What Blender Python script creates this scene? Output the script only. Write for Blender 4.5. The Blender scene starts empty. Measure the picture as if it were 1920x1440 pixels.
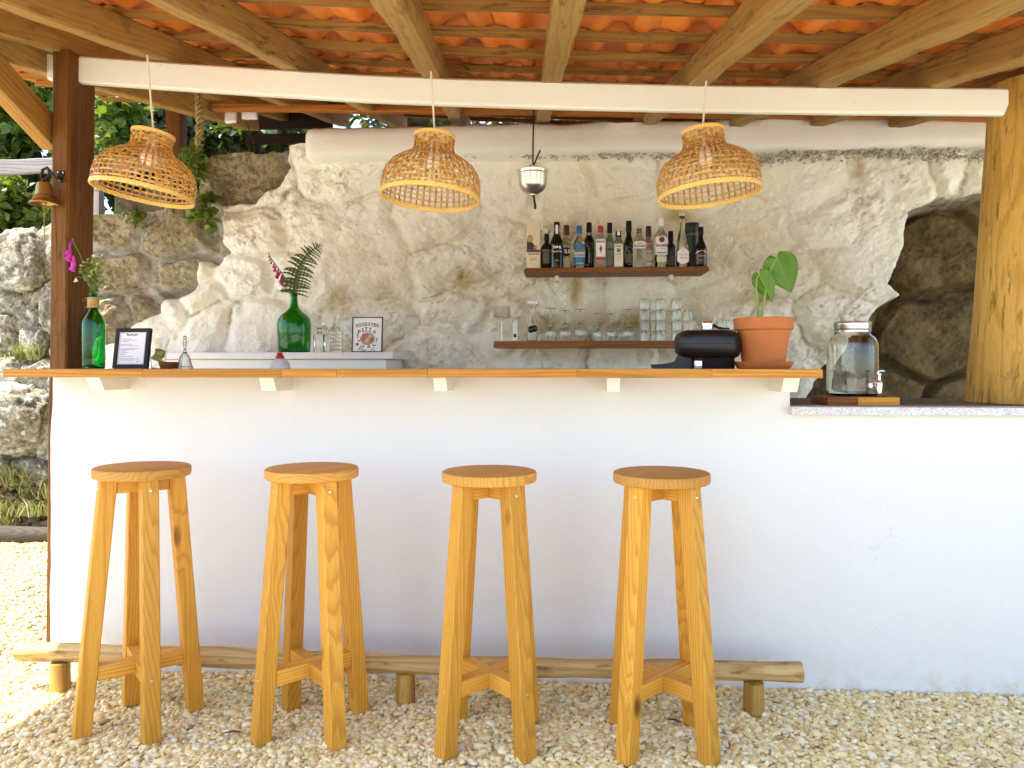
import bpy, bmesh, math, random
import numpy as np
from mathutils import Vector, Matrix, Euler
R = math.radians
random.seed(7)
rng = np.random.default_rng(11)
sc = bpy.context.scene
col = sc.collection

# ------------------------------------------------------------------ camera, sky, sun, exposure
F = 1430.0                       # focal length in photograph pixels (1920 wide)
HZ = 688.0                       # row of the horizon
YAW = math.atan(99.0 / F)
SA, CA = math.sin(YAW), math.cos(YAW)
CAM = Vector((0, 0, 1.12))
cd = bpy.data.cameras.new('camera')
cam = bpy.data.objects.new('camera', cd)
col.objects.link(cam)
cam.location = CAM
cam.rotation_euler = (R(90), 0, YAW)
cd.sensor_width = 36
cd.lens = F / 1920 * 36
cd.shift_y = -(720 - HZ) / 1920
cd.clip_start = 0.05
cd.clip_end = 500
sc.camera = cam

SUN = Vector((0.50, 0.11, -0.96)).normalized()       # direction the light travels
world = bpy.data.worlds.new('World')
sc.world = world
world.use_nodes = True
wn = world.node_tree
bg = wn.nodes['Background']
sky = wn.nodes.new('ShaderNodeTexSky')
sky.sky_type = 'NISHITA'
sky.sun_disc = False
sky.sun_elevation = math.asin(-SUN.z)
sky.sun_rotation = math.atan2(-SUN.x, -SUN.y)
sky.altitude = 200
sky.dust_density = 1.5
wn.links.new(sky.outputs[0], bg.inputs[0])
bg.inputs[1].default_value = 0.15
sl = bpy.data.lights.new('sun', 'SUN')
sl.energy = 4.0
sl.angle = R(0.53)
sl.color = (1.0, 0.94, 0.84)
so = bpy.data.objects.new('sun', sl)
col.objects.link(so)
so.rotation_euler = SUN.to_track_quat('-Z', 'Y').to_euler()
so.location = (-4, -2, 8)
sc.view_settings.view_transform = 'Standard'
sc.view_settings.look = 'None'
sc.view_settings.exposure = 1.9
sc.view_settings.gamma = 1.0
sc.render.engine = 'CYCLES'
cy = sc.cycles
cy.max_bounces = 14
cy.diffuse_bounces = 7
cy.glossy_bounces = 5
cy.transmission_bounces = 12
cy.transparent_max_bounces = 12
cy.sample_clamp_indirect = 8
cy.use_denoising = True
cy.caustics_refractive = True
cy.caustics_reflective = True

# ------------------------------------------------------------------ geometry of the view: pixel + depth -> a point in the place
def at(px, py, Y):
    u = (px - 960) / F
    v = (HZ - py) / F
    d = Vector((-SA + u * CA, CA + u * SA, v))
    return CAM + d * (Y / d.y)
def mpp(px, Y):                                       # metres per photograph pixel
    return Y / (CA + (px - 960) / F * SA) / F
def proj(x, y, z):                                    # numpy: point -> pixel
    dep = -SA * x + CA * y
    lat = CA * x + SA * y
    return 960 + F * lat / dep, HZ - F * (z - CAM.z) / dep

# ------------------------------------------------------------------ mesh helpers
def tag(o, label=None, cat=None, group=None, kind=None):
    if label: o['label'] = label
    if cat: o['category'] = cat
    if group: o['group'] = group
    if kind: o['kind'] = kind
    return o
def link(o, parent=None):
    col.objects.link(o)
    if parent is not None: o.parent = parent
    return o
def thing(name, label, cat, loc=(0, 0, 0), rot=(0, 0, 0), group=None):
    o = bpy.data.objects.new(name, None)
    o.empty_display_size = 0.05
    link(o)
    o.location = loc
    o.rotation_euler = rot
    return tag(o, label, cat, group)
def add_obj(name, me, mat, parent=None, loc=None, rot=None):
    if mat is not None and not me.materials: me.materials.append(mat)
    o = bpy.data.objects.new(name, me)
    link(o, parent)
    if loc is not None: o.location = loc
    if rot is not None: o.rotation_euler = rot
    return o
def copy_tree(o, parent=None):
    c = o.copy()
    link(c)
    c.parent = parent
    for ch in list(o.children): copy_tree(ch, c)
    return c
_boxes = {}
def box_geo(s, bev):
    key = (round(s[0], 5), round(s[1], 5), round(s[2], 5), round(bev, 5))
    if key not in _boxes:
        bm = bmesh.new()
        bmesh.ops.create_cube(bm, size=1)
        bmesh.ops.scale(bm, vec=s, verts=bm.verts)
        if bev > 0: bmesh.ops.bevel(bm, geom=list(bm.edges), offset=bev, segments=2, affect='EDGES', profile=0.6)
        bm.verts.index_update()
        _boxes[key] = ([v.co.copy() for v in bm.verts], [[v.index for v in f.verts] for f in bm.faces])
        bm.free()
    return _boxes[key]
class MB:
    def __init__(s): s.v = []; s.f = []
    def add(s, vs, fs, M=None):
        n = len(s.v)
        for p in vs:
            p = Vector(p)
            s.v.append(M @ p if M is not None else p)
        for q in fs: s.f.append([i + n for i in q])
        return s
    def box(s, c, size, bev=0.0, rot=None):
        vs, fs = box_geo(size, bev)
        M = Matrix.Translation(Vector(c))
        if rot is not None: M = M @ Euler(rot).to_matrix().to_4x4()
        return s.add(vs, fs, M)
    def lathe(s, prof, seg=24, M=None, cap0=False, cap1=False, sx=1.0, sy=1.0):
        vs = []; fs = []; n = len(prof)
        for r, z in prof:
            for k in range(seg):
                a = 2 * math.pi * k / seg
                vs.append((r * math.cos(a) * sx, r * math.sin(a) * sy, z))
        for i in range(n - 1):
            for k in range(seg):
                k2 = (k + 1) % seg
                fs.append([i * seg + k, i * seg + k2, (i + 1) * seg + k2, (i + 1) * seg + k])
        if cap0: fs.append(list(range(seg))[::-1])
        if cap1: fs.append([(n - 1) * seg + k for k in range(seg)])
        return s.add(vs, fs, M)
    def tube(s, pts, rad, seg=10, M=None, caps=True, flat=1.0):
        pts = [Vector(p) for p in pts]
        if not hasattr(rad, '__len__'): rad = [rad] * len(pts)
        n = len(pts); vs = []; fs = []
        t = (pts[1] - pts[0]).normalized()
        ref = Vector((0, 0, 1)) if abs(t.z) < 0.9 else Vector((1, 0, 0))
        nrm = (ref - t * ref.dot(t)).normalized()
        for i, p in enumerate(pts):
            a = pts[min(i + 1, n - 1)] - pts[max(i - 1, 0)]
            t = a.normalized() if a.length > 1e-9 else t
            nrm = (nrm - t * nrm.dot(t))
            nrm = nrm.normalized() if nrm.length > 1e-6 else t.orthogonal().normalized()
            b = t.cross(nrm)
            for k in range(seg):
                an = 2 * math.pi * k / seg
                vs.append(p + (nrm * math.cos(an) * flat + b * math.sin(an)) * rad[i])
        for i in range(n - 1):
            for k in range(seg):
                k2 = (k + 1) % seg
                fs.append([i * seg + k, i * seg + k2, (i + 1) * seg + k2, (i + 1) * seg + k])
        if caps:
            fs.append(list(range(seg))[::-1])
            fs.append([(n - 1) * seg + k for k in range(seg)])
        return s.add(vs, fs, M)
    def loft(s, rings, caps=True):                      # rings: equal lists of points, closed
        n = len(rings[0]); vs = [p for r in rings for p in r]; fs = []
        for i in range(len(rings) - 1):
            for k in range(n):
                k2 = (k + 1) % n
                fs.append([i * n + k, i * n + k2, (i + 1) * n + k2, (i + 1) * n + k])
        if caps:
            fs.append(list(range(n))[::-1])
            fs.append([(len(rings) - 1) * n + k for k in range(n)])
        return s.add(vs, fs)
    def prism(s, poly, y0, y1, M=None):                 # polygon in x,z extruded along y
        n = len(poly)
        vs = [(p[0], y0, p[1]) for p in poly] + [(p[0], y1, p[1]) for p in poly]
        fs = [list(range(n)), [n + k for k in range(n)][::-1]]
        for k in range(n): fs.append([(k + 1) % n, k, n + k, n + (k + 1) % n])
        return s.add(vs, fs, M)
    def patch(s, r, z0, z1, half, t=0.0006, seg=10, a0=-90):   # curved label on a round bottle
        vs = []; fs = []
        for rr in (r, r + t):
            for k in range(seg + 1):
                a = R(a0 - half + 2 * half * k / seg)
                vs += [(rr * math.cos(a), rr * math.sin(a), z0), (rr * math.cos(a), rr * math.sin(a), z1)]
        m = 2 * (seg + 1)
        for k in range(seg):
            i = 2 * k
            fs.append([m + i, m + i + 2, m + i + 3, m + i + 1])
            fs.append([i, i + 1, i + 3, i + 2])
            fs.append([i + 1, m + i + 1, m + i + 3, i + 3]); fs.append([i, i + 2, m + i + 2, m + i])
        fs.append([0, m, m + 1, 1]); e = 2 * seg
        fs.append([e, e + 1, m + e + 1, m + e])
        return s.add(vs, fs)
    def mesh(s, name, smooth=40):
        me = bpy.data.meshes.new(name)
        me.from_pydata([tuple(p) for p in s.v], [], s.f)
        bm = bmesh.new(); bm.from_mesh(me)
        bmesh.ops.recalc_face_normals(bm, faces=bm.faces)
        bm.to_mesh(me); bm.free()
        if smooth:
            me.shade_smooth()
            me.set_sharp_from_angle(angle=R(smooth))
        me.update()
        return me
    def build(s, name, mat, parent=None, smooth=40, loc=None, rot=None):
        return add_obj(name, s.mesh(name, smooth), mat, parent, loc, rot)
def np_mesh(name, V, Fc, smooth=True):                   # V (n,3), Fc (m,k)
    me = bpy.data.meshes.new(name)
    k = Fc.shape[1]
    me.vertices.add(len(V)); me.vertices.foreach_set('co', np.ascontiguousarray(V, dtype=np.float32).ravel())
    me.loops.add(Fc.size); me.loops.foreach_set('vertex_index', np.ascontiguousarray(Fc, dtype=np.int32).ravel())
    me.polygons.add(len(Fc)); me.polygons.foreach_set('loop_start', np.arange(0, Fc.size, k, dtype=np.int32))
    me.update(calc_edges=True)
    if smooth: me.shade_smooth()
    me.validate()
    return me
def f_attr(me, name, vals):
    a = me.attributes.new(name, 'FLOAT', 'POINT')
    a.data.foreach_set('value', np.ascontiguousarray(vals, dtype=np.float32))
def lettering(body, size, mat, parent, loc, bold=0.0, width=None, italic=0.0, rot=(R(90), 0, 0), name='lettering'):
    cu = bpy.data.curves.new('txt', 'FONT')
    cu.body = body; cu.size = size; cu.align_x = 'CENTER'; cu.align_y = 'CENTER'
    cu.extrude = 0.0003; cu.offset = bold * size; cu.shear = italic; cu.resolution_u = 3
    t = bpy.data.objects.new('txt', cu); col.objects.link(t)
    dg = bpy.context.evaluated_depsgraph_get()
    me = bpy.data.meshes.new_from_object(t.evaluated_get(dg))
    bpy.data.objects.remove(t)
    me.name = name
    if width:
        xs = [v.co.x for v in me.vertices]
        k = width / max(1e-6, max(xs) - min(xs))
        for v in me.vertices: v.co.x *= k
    me.materials.clear()
    return add_obj(name, me, mat, parent, loc, rot)

# ------------------------------------------------------------------ numpy noise
def _hash(ix, iy, iz, seed):
    h = (ix.astype(np.int64) * 374761393 + iy.astype(np.int64) * 668265263 + iz.astype(np.int64) * 2147483647 + seed * 974711) & 0xffffffff
    h = ((h ^ (h >> 13)) * 1274126177) & 0xffffffff
    h = ((h ^ (h >> 16)) * 2246822519) & 0xffffffff
    return ((h ^ (h >> 15)) & 0xffff) / 65535.0
def vnoise(x, y, z, seed=0):
    x0 = np.floor(x); y0 = np.floor(y); z0 = np.floor(z)
    fx, fy, fz = x - x0, y - y0, z - z0
    fx = fx * fx * fx * (fx * (fx * 6 - 15) + 10); fy = fy * fy * fy * (fy * (fy * 6 - 15) + 10); fz = fz * fz * fz * (fz * (fz * 6 - 15) + 10)
    r = 0
    for dx in (0, 1):
        for dy in (0, 1):
            for dz in (0, 1):
                w = (fx if dx else 1 - fx) * (fy if dy else 1 - fy) * (fz if dz else 1 - fz)
                r = r + w * _hash(x0 + dx, y0 + dy, z0 + dz, seed)
    return r * 2 - 1
def fbm(x, y, z, oct=4, seed=0, ridged=False):
    r = 0; a = 1.0; t = 0
    for o in range(oct):
        n = vnoise(x, y, z, seed + o * 17)
        if ridged: n = 1 - 2 * np.abs(n)
        r = r + a * n; t += a
        x, y, z = x * 2.03 + 11.3, y * 2.03 - 7.1, z * 2.03 + 3.7
        a *= 0.5
    return r / t
def sstep(a, b, x):
    t = np.clip((x - a) / (b - a), 0, 1)
    return t * t * (3 - 2 * t)

# ------------------------------------------------------------------ materials
def new_mat(name):
    m = bpy.data.materials.new(name)
    m.use_nodes = True
    nt = m.node_tree
    return m, nt, nt.nodes['Principled BSDF'], nt.nodes['Material Output']
def nd(nt, typ, **kw):
    n = nt.nodes.new('ShaderNode' + typ)
    for k, v in kw.items(): setattr(n, k, v)
    return n
def setin(n, **kw):
    for k, v in kw.items():
        n.inputs[k.replace('_', ' ')].default_value = v
def rgba(c): return (c[0], c[1], c[2], 1)
def mixc(nt, fac, a, b, blend='MIX'):
    n = nd(nt, 'Mix', data_type='RGBA', blend_type=blend)
    for sock, v in ((n.inputs[0], fac), (n.inputs[6], a), (n.inputs[7], b)):
        if hasattr(v, 'is_output'): nt.links.new(v, sock)
        elif isinstance(v, (int, float)): sock.default_value = v
        else: sock.default_value = rgba(v)
    return n.outputs[2]
def ramp(nt, fac, stops, interp='LINEAR'):
    n = nd(nt, 'ValToRGB')
    n.color_ramp.interpolation = interp
    while len(n.color_ramp.elements) < len(stops): n.color_ramp.elements.new(0.5)
    for e, (p, c) in zip(n.color_ramp.elements, stops):
        e.position = p; e.color = rgba(c) if hasattr(c, '__len__') else (c, c, c, 1)
    nt.links.new(fac, n.inputs[0])
    return n.outputs[0]
def math_n(nt, op, a, b=None):
    n = nd(nt, 'Math', operation=op)
    for i, v in enumerate((a, b)):
        if v is None: continue
        if hasattr(v, 'is_output'): nt.links.new(v, n.inputs[i])
        else: n.inputs[i].default_value = v
    return n.outputs[0]
def obj_coords(nt, scale=(1, 1, 1), rnd=True):
    tc = nd(nt, 'TexCoord')
    mp = nd(nt, 'Mapping')
    mp.inputs['Scale'].default_value = scale
    src = tc.outputs['Object']
    if rnd:
        oi = nd(nt, 'ObjectInfo')
        ad = nd(nt, 'VectorMath', operation='MULTIPLY_ADD')
        cmb = nd(nt, 'CombineXYZ')
        for k in range(3): nt.links.new(oi.outputs['Random'], cmb.inputs[k])
        nt.links.new(cmb.outputs[0], ad.inputs[0])
        ad.inputs[1].default_value = (17.3, 31.7, 23.1)
        nt.links.new(src, ad.inputs[2])
        src = ad.outputs[0]
    nt.links.new(src, mp.inputs[0])
    return mp.outputs[0]
def noise(nt, vec, scale, detail=5, rough=0.55, dist=0.0):
    n = nd(nt, 'TexNoise')
    setin(n, Scale=scale, Detail=detail, Roughness=rough, Distortion=dist)
    nt.links.new(vec, n.inputs['Vector'])
    return n.outputs['Fac']
def bump(nt, bs, h, strength=0.3, dist=0.01):
    b = nd(nt, 'Bump')
    setin(b, Strength=strength, Distance=dist)
    nt.links.new(h, b.inputs['Height'])
    nt.links.new(b.outputs[0], bs.inputs['Normal'])
def plain(name, c, rough=0.5, metal=0.0, var=0.0, scale=20, bmp=0.0, spec=0.5, **kw):
    m, nt, bs, out = new_mat(name)
    setin(bs, Base_Color=rgba(c), Roughness=rough, Metallic=metal)
    bs.inputs['Specular IOR Level'].default_value = spec
    if var or bmp:
        v = obj_coords(nt)
        n = noise(nt, v, scale)
        if var:
            nt.links.new(mixc(nt, n, tuple(x * (1 - var) for x in c), tuple(min(1, x * (1 + var)) for x in c)), bs.inputs['Base Color'])
        if bmp: bump(nt, bs, n, bmp, 0.004)
    return m
def wood(name, light, dark, axis='Z', pitch=0.009, knots=0.0, rough=0.55, contrast=1.0, cracks=0.0, bmp=0.25, along=0.05, pits=0.0, off=0.12):
    """growth rings about a random pith line running along the piece, wavering lengthwise, with fine fibre on top"""
    m, nt, bs, out = new_mat(name)
    sc3 = {'X': (along, 1, 1), 'Y': (1, along, 1), 'Z': (1, 1, along)}[axis]
    ax = 'XYZ'.index(axis); ac = [i for i in range(3) if i != ax]
    v = obj_coords(nt, sc3)
    tc = nd(nt, 'TexCoord'); sp = nd(nt, 'SeparateXYZ'); nt.links.new(tc.outputs['Object'], sp.inputs[0])
    oi = nd(nt, 'ObjectInfo'); rnd = oi.outputs['Random']
    def offs(k): return math_n(nt, 'MULTIPLY', math_n(nt, 'SINE', math_n(nt, 'MULTIPLY', rnd, k)), off)
    a_ = math_n(nt, 'ADD', sp.outputs[ac[0]], offs(91.7)); b_ = math_n(nt, 'ADD', sp.outputs[ac[1]], offs(57.3))
    r = math_n(nt, 'SQRT', math_n(nt, 'ADD', math_n(nt, 'MULTIPLY', a_, a_), math_n(nt, 'MULTIPLY', b_, b_)))
    wav = noise(nt, v, 9.0, 3, 0.5)
    r = math_n(nt, 'ADD', r, math_n(nt, 'MULTIPLY', math_n(nt, 'SUBTRACT', wav, 0.5), pitch * 7))
    kn = None
    if knots:
        kv = obj_coords(nt, {'X': (0.5, 1, 1), 'Y': (1, 0.5, 1), 'Z': (1, 1, 0.5)}[axis])
        vo = nd(nt, 'TexVoronoi'); setin(vo, Scale=knots, Randomness=1.0); nt.links.new(kv, vo.inputs['Vector'])
        kn = ramp(nt, vo.outputs['Distance'], [(0.045, 1.0), (0.11, 0.0)])
        r = math_n(nt, 'ADD', r, math_n(nt, 'MULTIPLY', ramp(nt, vo.outputs['Distance'], [(0.0, 1.0), (0.30, 0.0)]), pitch * 2.5))
    fr = math_n(nt, 'FRACT', math_n(nt, 'DIVIDE', r, pitch))
    ringf = ramp(nt, fr, [(0.0, 0.0), (0.45, 0.12), (0.82, 1.0), (0.92, 0.75), (1.0, 0.0)])
    fine = noise(nt, v, 170, 4, 0.65)
    tone = noise(nt, v, 5, 2)
    c = mixc(nt, math_n(nt, 'MULTIPLY', ringf, 0.72 * contrast), light, dark)
    c = mixc(nt, math_n(nt, 'MULTIPLY', ramp(nt, fine, [(0.46, 0.0), (0.75, 1.0)]), 0.55 * contrast), c, dark)
    c = mixc(nt, math_n(nt, 'MULTIPLY', ramp(nt, tone, [(0.40, 0.0), (0.72, 1.0)]), 0.45), c, tuple(x * 0.6 + y * 0.2 for x, y in zip(dark, light)))
    hgt = math_n(nt, 'SUBTRACT', fine, math_n(nt, 'MULTIPLY', ringf, 0.4))
    if kn is not None: c = mixc(nt, math_n(nt, 'MULTIPLY', kn, 0.9), c, tuple(x * 0.22 for x in dark))
    if cracks:
        ck = noise(nt, v, 24, 3, 0.5, 0.4)
        kk = ramp(nt, ck, [(0.5 - 0.014, 0.0), (0.5, 1.0), (0.5 + 0.014, 0.0)])
        kk = math_n(nt, 'MULTIPLY', kk, ramp(nt, noise(nt, v, 7, 2), [(0.52, 0.0), (0.60, 1.0)]))
        c = mixc(nt, math_n(nt, 'MULTIPLY', kk, cracks), c, tuple(x * 0.15 for x in dark))
        hgt = math_n(nt, 'SUBTRACT', hgt, kk)
    if pits:
        pv = obj_coords(nt, tuple(0.22 if i == ax else 1 for i in range(3)))
        pt_ = ramp(nt, noise(nt, pv, 30, 4, 0.6), [(0.575, 0.0), (0.65, 1.0)])
        c = mixc(nt, math_n(nt, 'MULTIPLY', pt_, pits), c, tuple(x * 0.35 for x in dark))
        hgt = math_n(nt, 'SUBTRACT', hgt, pt_)
    br = nd(nt, 'MapRange'); nt.links.new(rnd, br.inputs[0]); setin(br, To_Min=0.84, To_Max=1.12)
    hs = nd(nt, 'HueSaturation'); nt.links.new(br.outputs[0], hs.inputs['Value']); nt.links.new(c, hs.inputs['Color'])
    nt.links.new(hs.outputs[0], bs.inputs['Base Color'])
    setin(bs, Roughness=rough)
    bs.inputs['Specular IOR Level'].default_value = 0.25
    bump(nt, bs, hgt, bmp, 0.003)
    return m
def glass(name, c=(1, 1, 1), rough=0.0, ior=1.45):
    m, nt, bs, out = new_mat(name)
    setin(bs, Base_Color=rgba(c), Roughness=rough, IOR=ior)
    bs.inputs['Transmission Weight'].default_value = 1.0
    return m
def leaf_mat(name, c1, c2, trans=0.35, rough=0.45):
    m, nt, bs, out = new_mat(name)
    at_ = nd(nt, 'Attribute', attribute_name='lv')
    c = mixc(nt, at_.outputs['Fac'], c1, c2)
    nt.links.new(c, bs.inputs['Base Color'])
    setin(bs, Roughness=rough)
    tr = nd(nt, 'BsdfTranslucent')
    nt.links.new(mixc(nt, 0.5, c, (0.28, 0.36, 0.03)), tr.inputs[0])
    mx = nd(nt, 'MixShader'); mx.inputs[0].default_value = trans
    nt.links.new(bs.outputs[0], mx.inputs[1]); nt.links.new(tr.outputs[0], mx.inputs[2])
    nt.links.new(mx.outputs[0], out.inputs[0])
    return m
def stone_mat(name, cols, scale=6.0, bmp=0.6, lichen=None):
    m, nt, bs, out = new_mat(name)
    v = obj_coords(nt)
    n1 = noise(nt, v, scale, 8, 0.62)
    n2 = noise(nt, v, scale * 4.5, 6, 0.7)
    c = ramp(nt, n1, [(0.32, cols[0]), (0.5, cols[1]), (0.68, cols[2])])
    c = mixc(nt, ramp(nt, n2, [(0.45, 0.0), (0.62, 0.75)]), c, tuple(x * 0.45 for x in cols[0]))
    if lichen: c = mixc(nt, ramp(nt, noise(nt, v, scale * 1.7, 5, 0.6, 0.5), [(0.55, 0.0), (0.63, 0.85)]), c, lichen)
    nt.links.new(c, bs.inputs['Base Color'])
    setin(bs, Roughness=0.92)
    bump(nt, bs, math_n(nt, 'ADD', n1, math_n(nt, 'MULTIPLY', n2, 0.6)), bmp, 0.02)
    return m

W_PINE = wood('pine_orange', (0.74, 0.375, 0.050), (0.42, 0.160, 0.016), 'Z', 0.0085, knots=5.0, rough=0.5, contrast=0.75)
W_PINE_X = wood('pine_orange_x', (0.74, 0.375, 0.050), (0.42, 0.160, 0.016), 'X', 0.0085, rough=0.5, contrast=0.75)
W_SEAT = wood('pine_seat', (0.64, 0.325, 0.065), (0.40, 0.165, 0.026), 'X', 0.011, rough=0.6, contrast=0.8)
W_BAR = wood('oak_bar_top', (0.60, 0.270, 0.035), (0.27, 0.095, 0.010), 'X', 0.010, rough=0.42)
W_POST = wood('dark_timber', (0.165, 0.066, 0.007), (0.045, 0.016, 0.002), 'Z', 0.035, rough=0.6, cracks=0.6, contrast=0.65, pits=0.3)
W_RAFT = wood('rafter_timber', (0.42, 0.255, 0.068), (0.14, 0.068, 0.012), 'Y', 0.024, cracks=0.8, rough=0.7, pits=0.35, contrast=0.45)
W_BATT = wood('batten_timber', (0.36, 0.20, 0.045), (0.11, 0.048, 0.008), 'X', 0.020, cracks=0.8, rough=0.75, pits=0.5, contrast=0.55)
W_BRACE = wood('brace_timber', (0.48, 0.26, 0.055), (0.25, 0.11, 0.018), 'Z', 0.014, rough=0.65, pits=0.3)
W_SHELF = wood('shelf_walnut', (0.27, 0.098, 0.014), (0.12, 0.036, 0.005), 'X', 0.012, rough=0.5)
W_PLATE = wood('orange_plank', (0.50, 0.19, 0.030), (0.26, 0.08, 0.012), 'X', 0.014, rough=0.65)
W_LOG = wood('peeled_log', (0.68, 0.420, 0.090), (0.40, 0.185, 0.026), 'Z', 0.05, knots=2.2, rough=0.6, bmp=0.6, along=0.12, pits=0.6, contrast=0.7, cracks=0.5)
W_RAIL = wood('rail_log', (0.68, 0.48, 0.20), (0.36, 0.20, 0.055), 'X', 0.03, cracks=0.5, knots=2.6, rough=0.65, bmp=0.4, pits=0.6)
W_RAILZ = wood('stub_log', (0.52, 0.31, 0.075), (0.24, 0.11, 0.018), 'Z', 0.03, rough=0.65, bmp=0.4, pits=0.4)
W_GREY = wood('weathered_grey', (0.36, 0.35, 0.34), (0.13, 0.115, 0.10), 'X', 0.012, cracks=0.9, rough=0.85)
W_OLDLOG = wood('old_log', (0.12, 0.105, 0.085), (0.045, 0.038, 0.028), 'X', 0.012, cracks=0.9, rough=0.9)
W_DARKX = wood('dark_board', (0.035, 0.020, 0.009), (0.015, 0.008, 0.004), 'X', 0.012, rough=0.8)
M_BLACK = plain('black_plastic', (0.004, 0.004, 0.005), 0.42)
M_BLACKP = plain('black_paint', (0.010, 0.008, 0.007), 0.6, spec=0.25)
M_STEEL = plain('brushed_steel', (0.62, 0.60, 0.55), 0.28, 1.0, var=0.08, scale=30)
M_CHROME = plain('chrome', (0.85, 0.85, 0.85), 0.08, 1.0)
M_IRON = plain('dark_iron', (0.035, 0.028, 0.022), 0.6, 0.6)
M_BRASS = plain('aged_brass', (0.36, 0.24, 0.08), 0.38, 1.0, var=0.4, scale=25)
M_WHITE = plain('white_paper', (0.78, 0.76, 0.72), 0.6)
M_CREAM = plain('cream_label', (0.68, 0.62, 0.46), 0.6)
M_INK = plain('ink', (0.015, 0.013, 0.012), 0.7)
M_RED = plain('red_plastic', (0.45, 0.015, 0.02), 0.4)
M_GLASS = glass('clear_glass', (0.93, 0.955, 0.93))
M_CORD = plain('white_cord', (0.75, 0.70, 0.6), 0.6)

# whitewashed plaster
def plaster(name, c=(0.80, 0.785, 0.745), bmp=0.15, stain=(0.62, 0.52, 0.34), amt=0.12):
    m, nt, bs, out = new_mat(name)
    v = obj_coords(nt, rnd=False)
    n1 = noise(nt, v, 1.6, 5, 0.55)
    n2 = noise(nt, v, 28, 6, 0.6)
    cc = mixc(nt, ramp(nt, n1, [(0.5, 0.0), (0.8, amt)]), c, stain)
    cc = mixc(nt, ramp(nt, noise(nt, v, 55, 2, 0.5), [(0.74, 0.0), (0.77, 0.5)]), cc, tuple(x * 0.5 for x in c))
    nt.links.new(cc, bs.inputs['Base Color'])
    setin(bs, Roughness=0.75)
    bump(nt, bs, math_n(nt, 'ADD', n2, math_n(nt, 'MULTIPLY', n1, 2.0)), bmp, 0.006)
    return m
def bar_plaster():
    m, nt, bs, out = new_mat('white_bar_plaster')
    v = obj_coords(nt, rnd=False)
    n1 = noise(nt, v, 1.3, 4, 0.55); n2 = noise(nt, v, 40, 5, 0.6); n3 = noise(nt, v, 4.5, 5, 0.6, 0.6)
    c = mixc(nt, ramp(nt, n1, [(0.42, 0.0), (0.70, 0.5)]), (0.70, 0.70, 0.665), (0.70, 0.665, 0.62))
    c = mixc(nt, ramp(nt, noise(nt, v, 0.9, 3), [(0.5, 0.0), (0.75, 0.35)]), c, (0.69, 0.685, 0.60))
    c = mixc(nt, ramp(nt, noise(nt, v, 60, 2, 0.5), [(0.75, 0.0), (0.77, 0.5)]), c, (0.42, 0.38, 0.34))
    sp = nd(nt, 'SeparateXYZ'); nt.links.new(v, sp.inputs[0])
    low = nd(nt, 'MapRange'); nt.links.new(sp.outputs[2], low.inputs[0]); setin(low, From_Min=0.0, From_Max=0.20, To_Min=1.0, To_Max=0.0)
    dirt = math_n(nt, 'MULTIPLY', math_n(nt, 'MULTIPLY', low.outputs[0], low.outputs[0]), ramp(nt, noise(nt, v, 17, 6, 0.7), [(0.46, 0.0), (0.66, 0.8)]))
    c = mixc(nt, dirt, c, (0.55, 0.46, 0.33))
    ck = ramp(nt, n3, [(0.4985, 0.0), (0.5, 1.0), (0.5015, 0.0)])
    ck = math_n(nt, 'MULTIPLY', ck, ramp(nt, noise(nt, v, 1.1, 2), [(0.62, 0.0), (0.68, 0.25)]))
    c = mixc(nt, ck, c, (0.45, 0.42, 0.38))
    nt.links.new(c, bs.inputs['Base Color']); setin(bs, Roughness=0.7)
    bump(nt, bs, math_n(nt, 'ADD', math_n(nt, 'MULTIPLY', n2, 0.3), math_n(nt, 'MULTIPLY', noise(nt, v, 5, 3, 0.5), 2.2)), 0.35, 0.008)
    return m
M_PLASTER = bar_plaster()
M_BEAM = plaster('white_beam_paint', (0.82, 0.815, 0.69), 0.08, (0.6, 0.5, 0.3), 0.10)
M_BAND = plaster('band_plaster', (0.82, 0.80, 0.70), 0.6, (0.48, 0.40, 0.26), 0.45)

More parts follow.
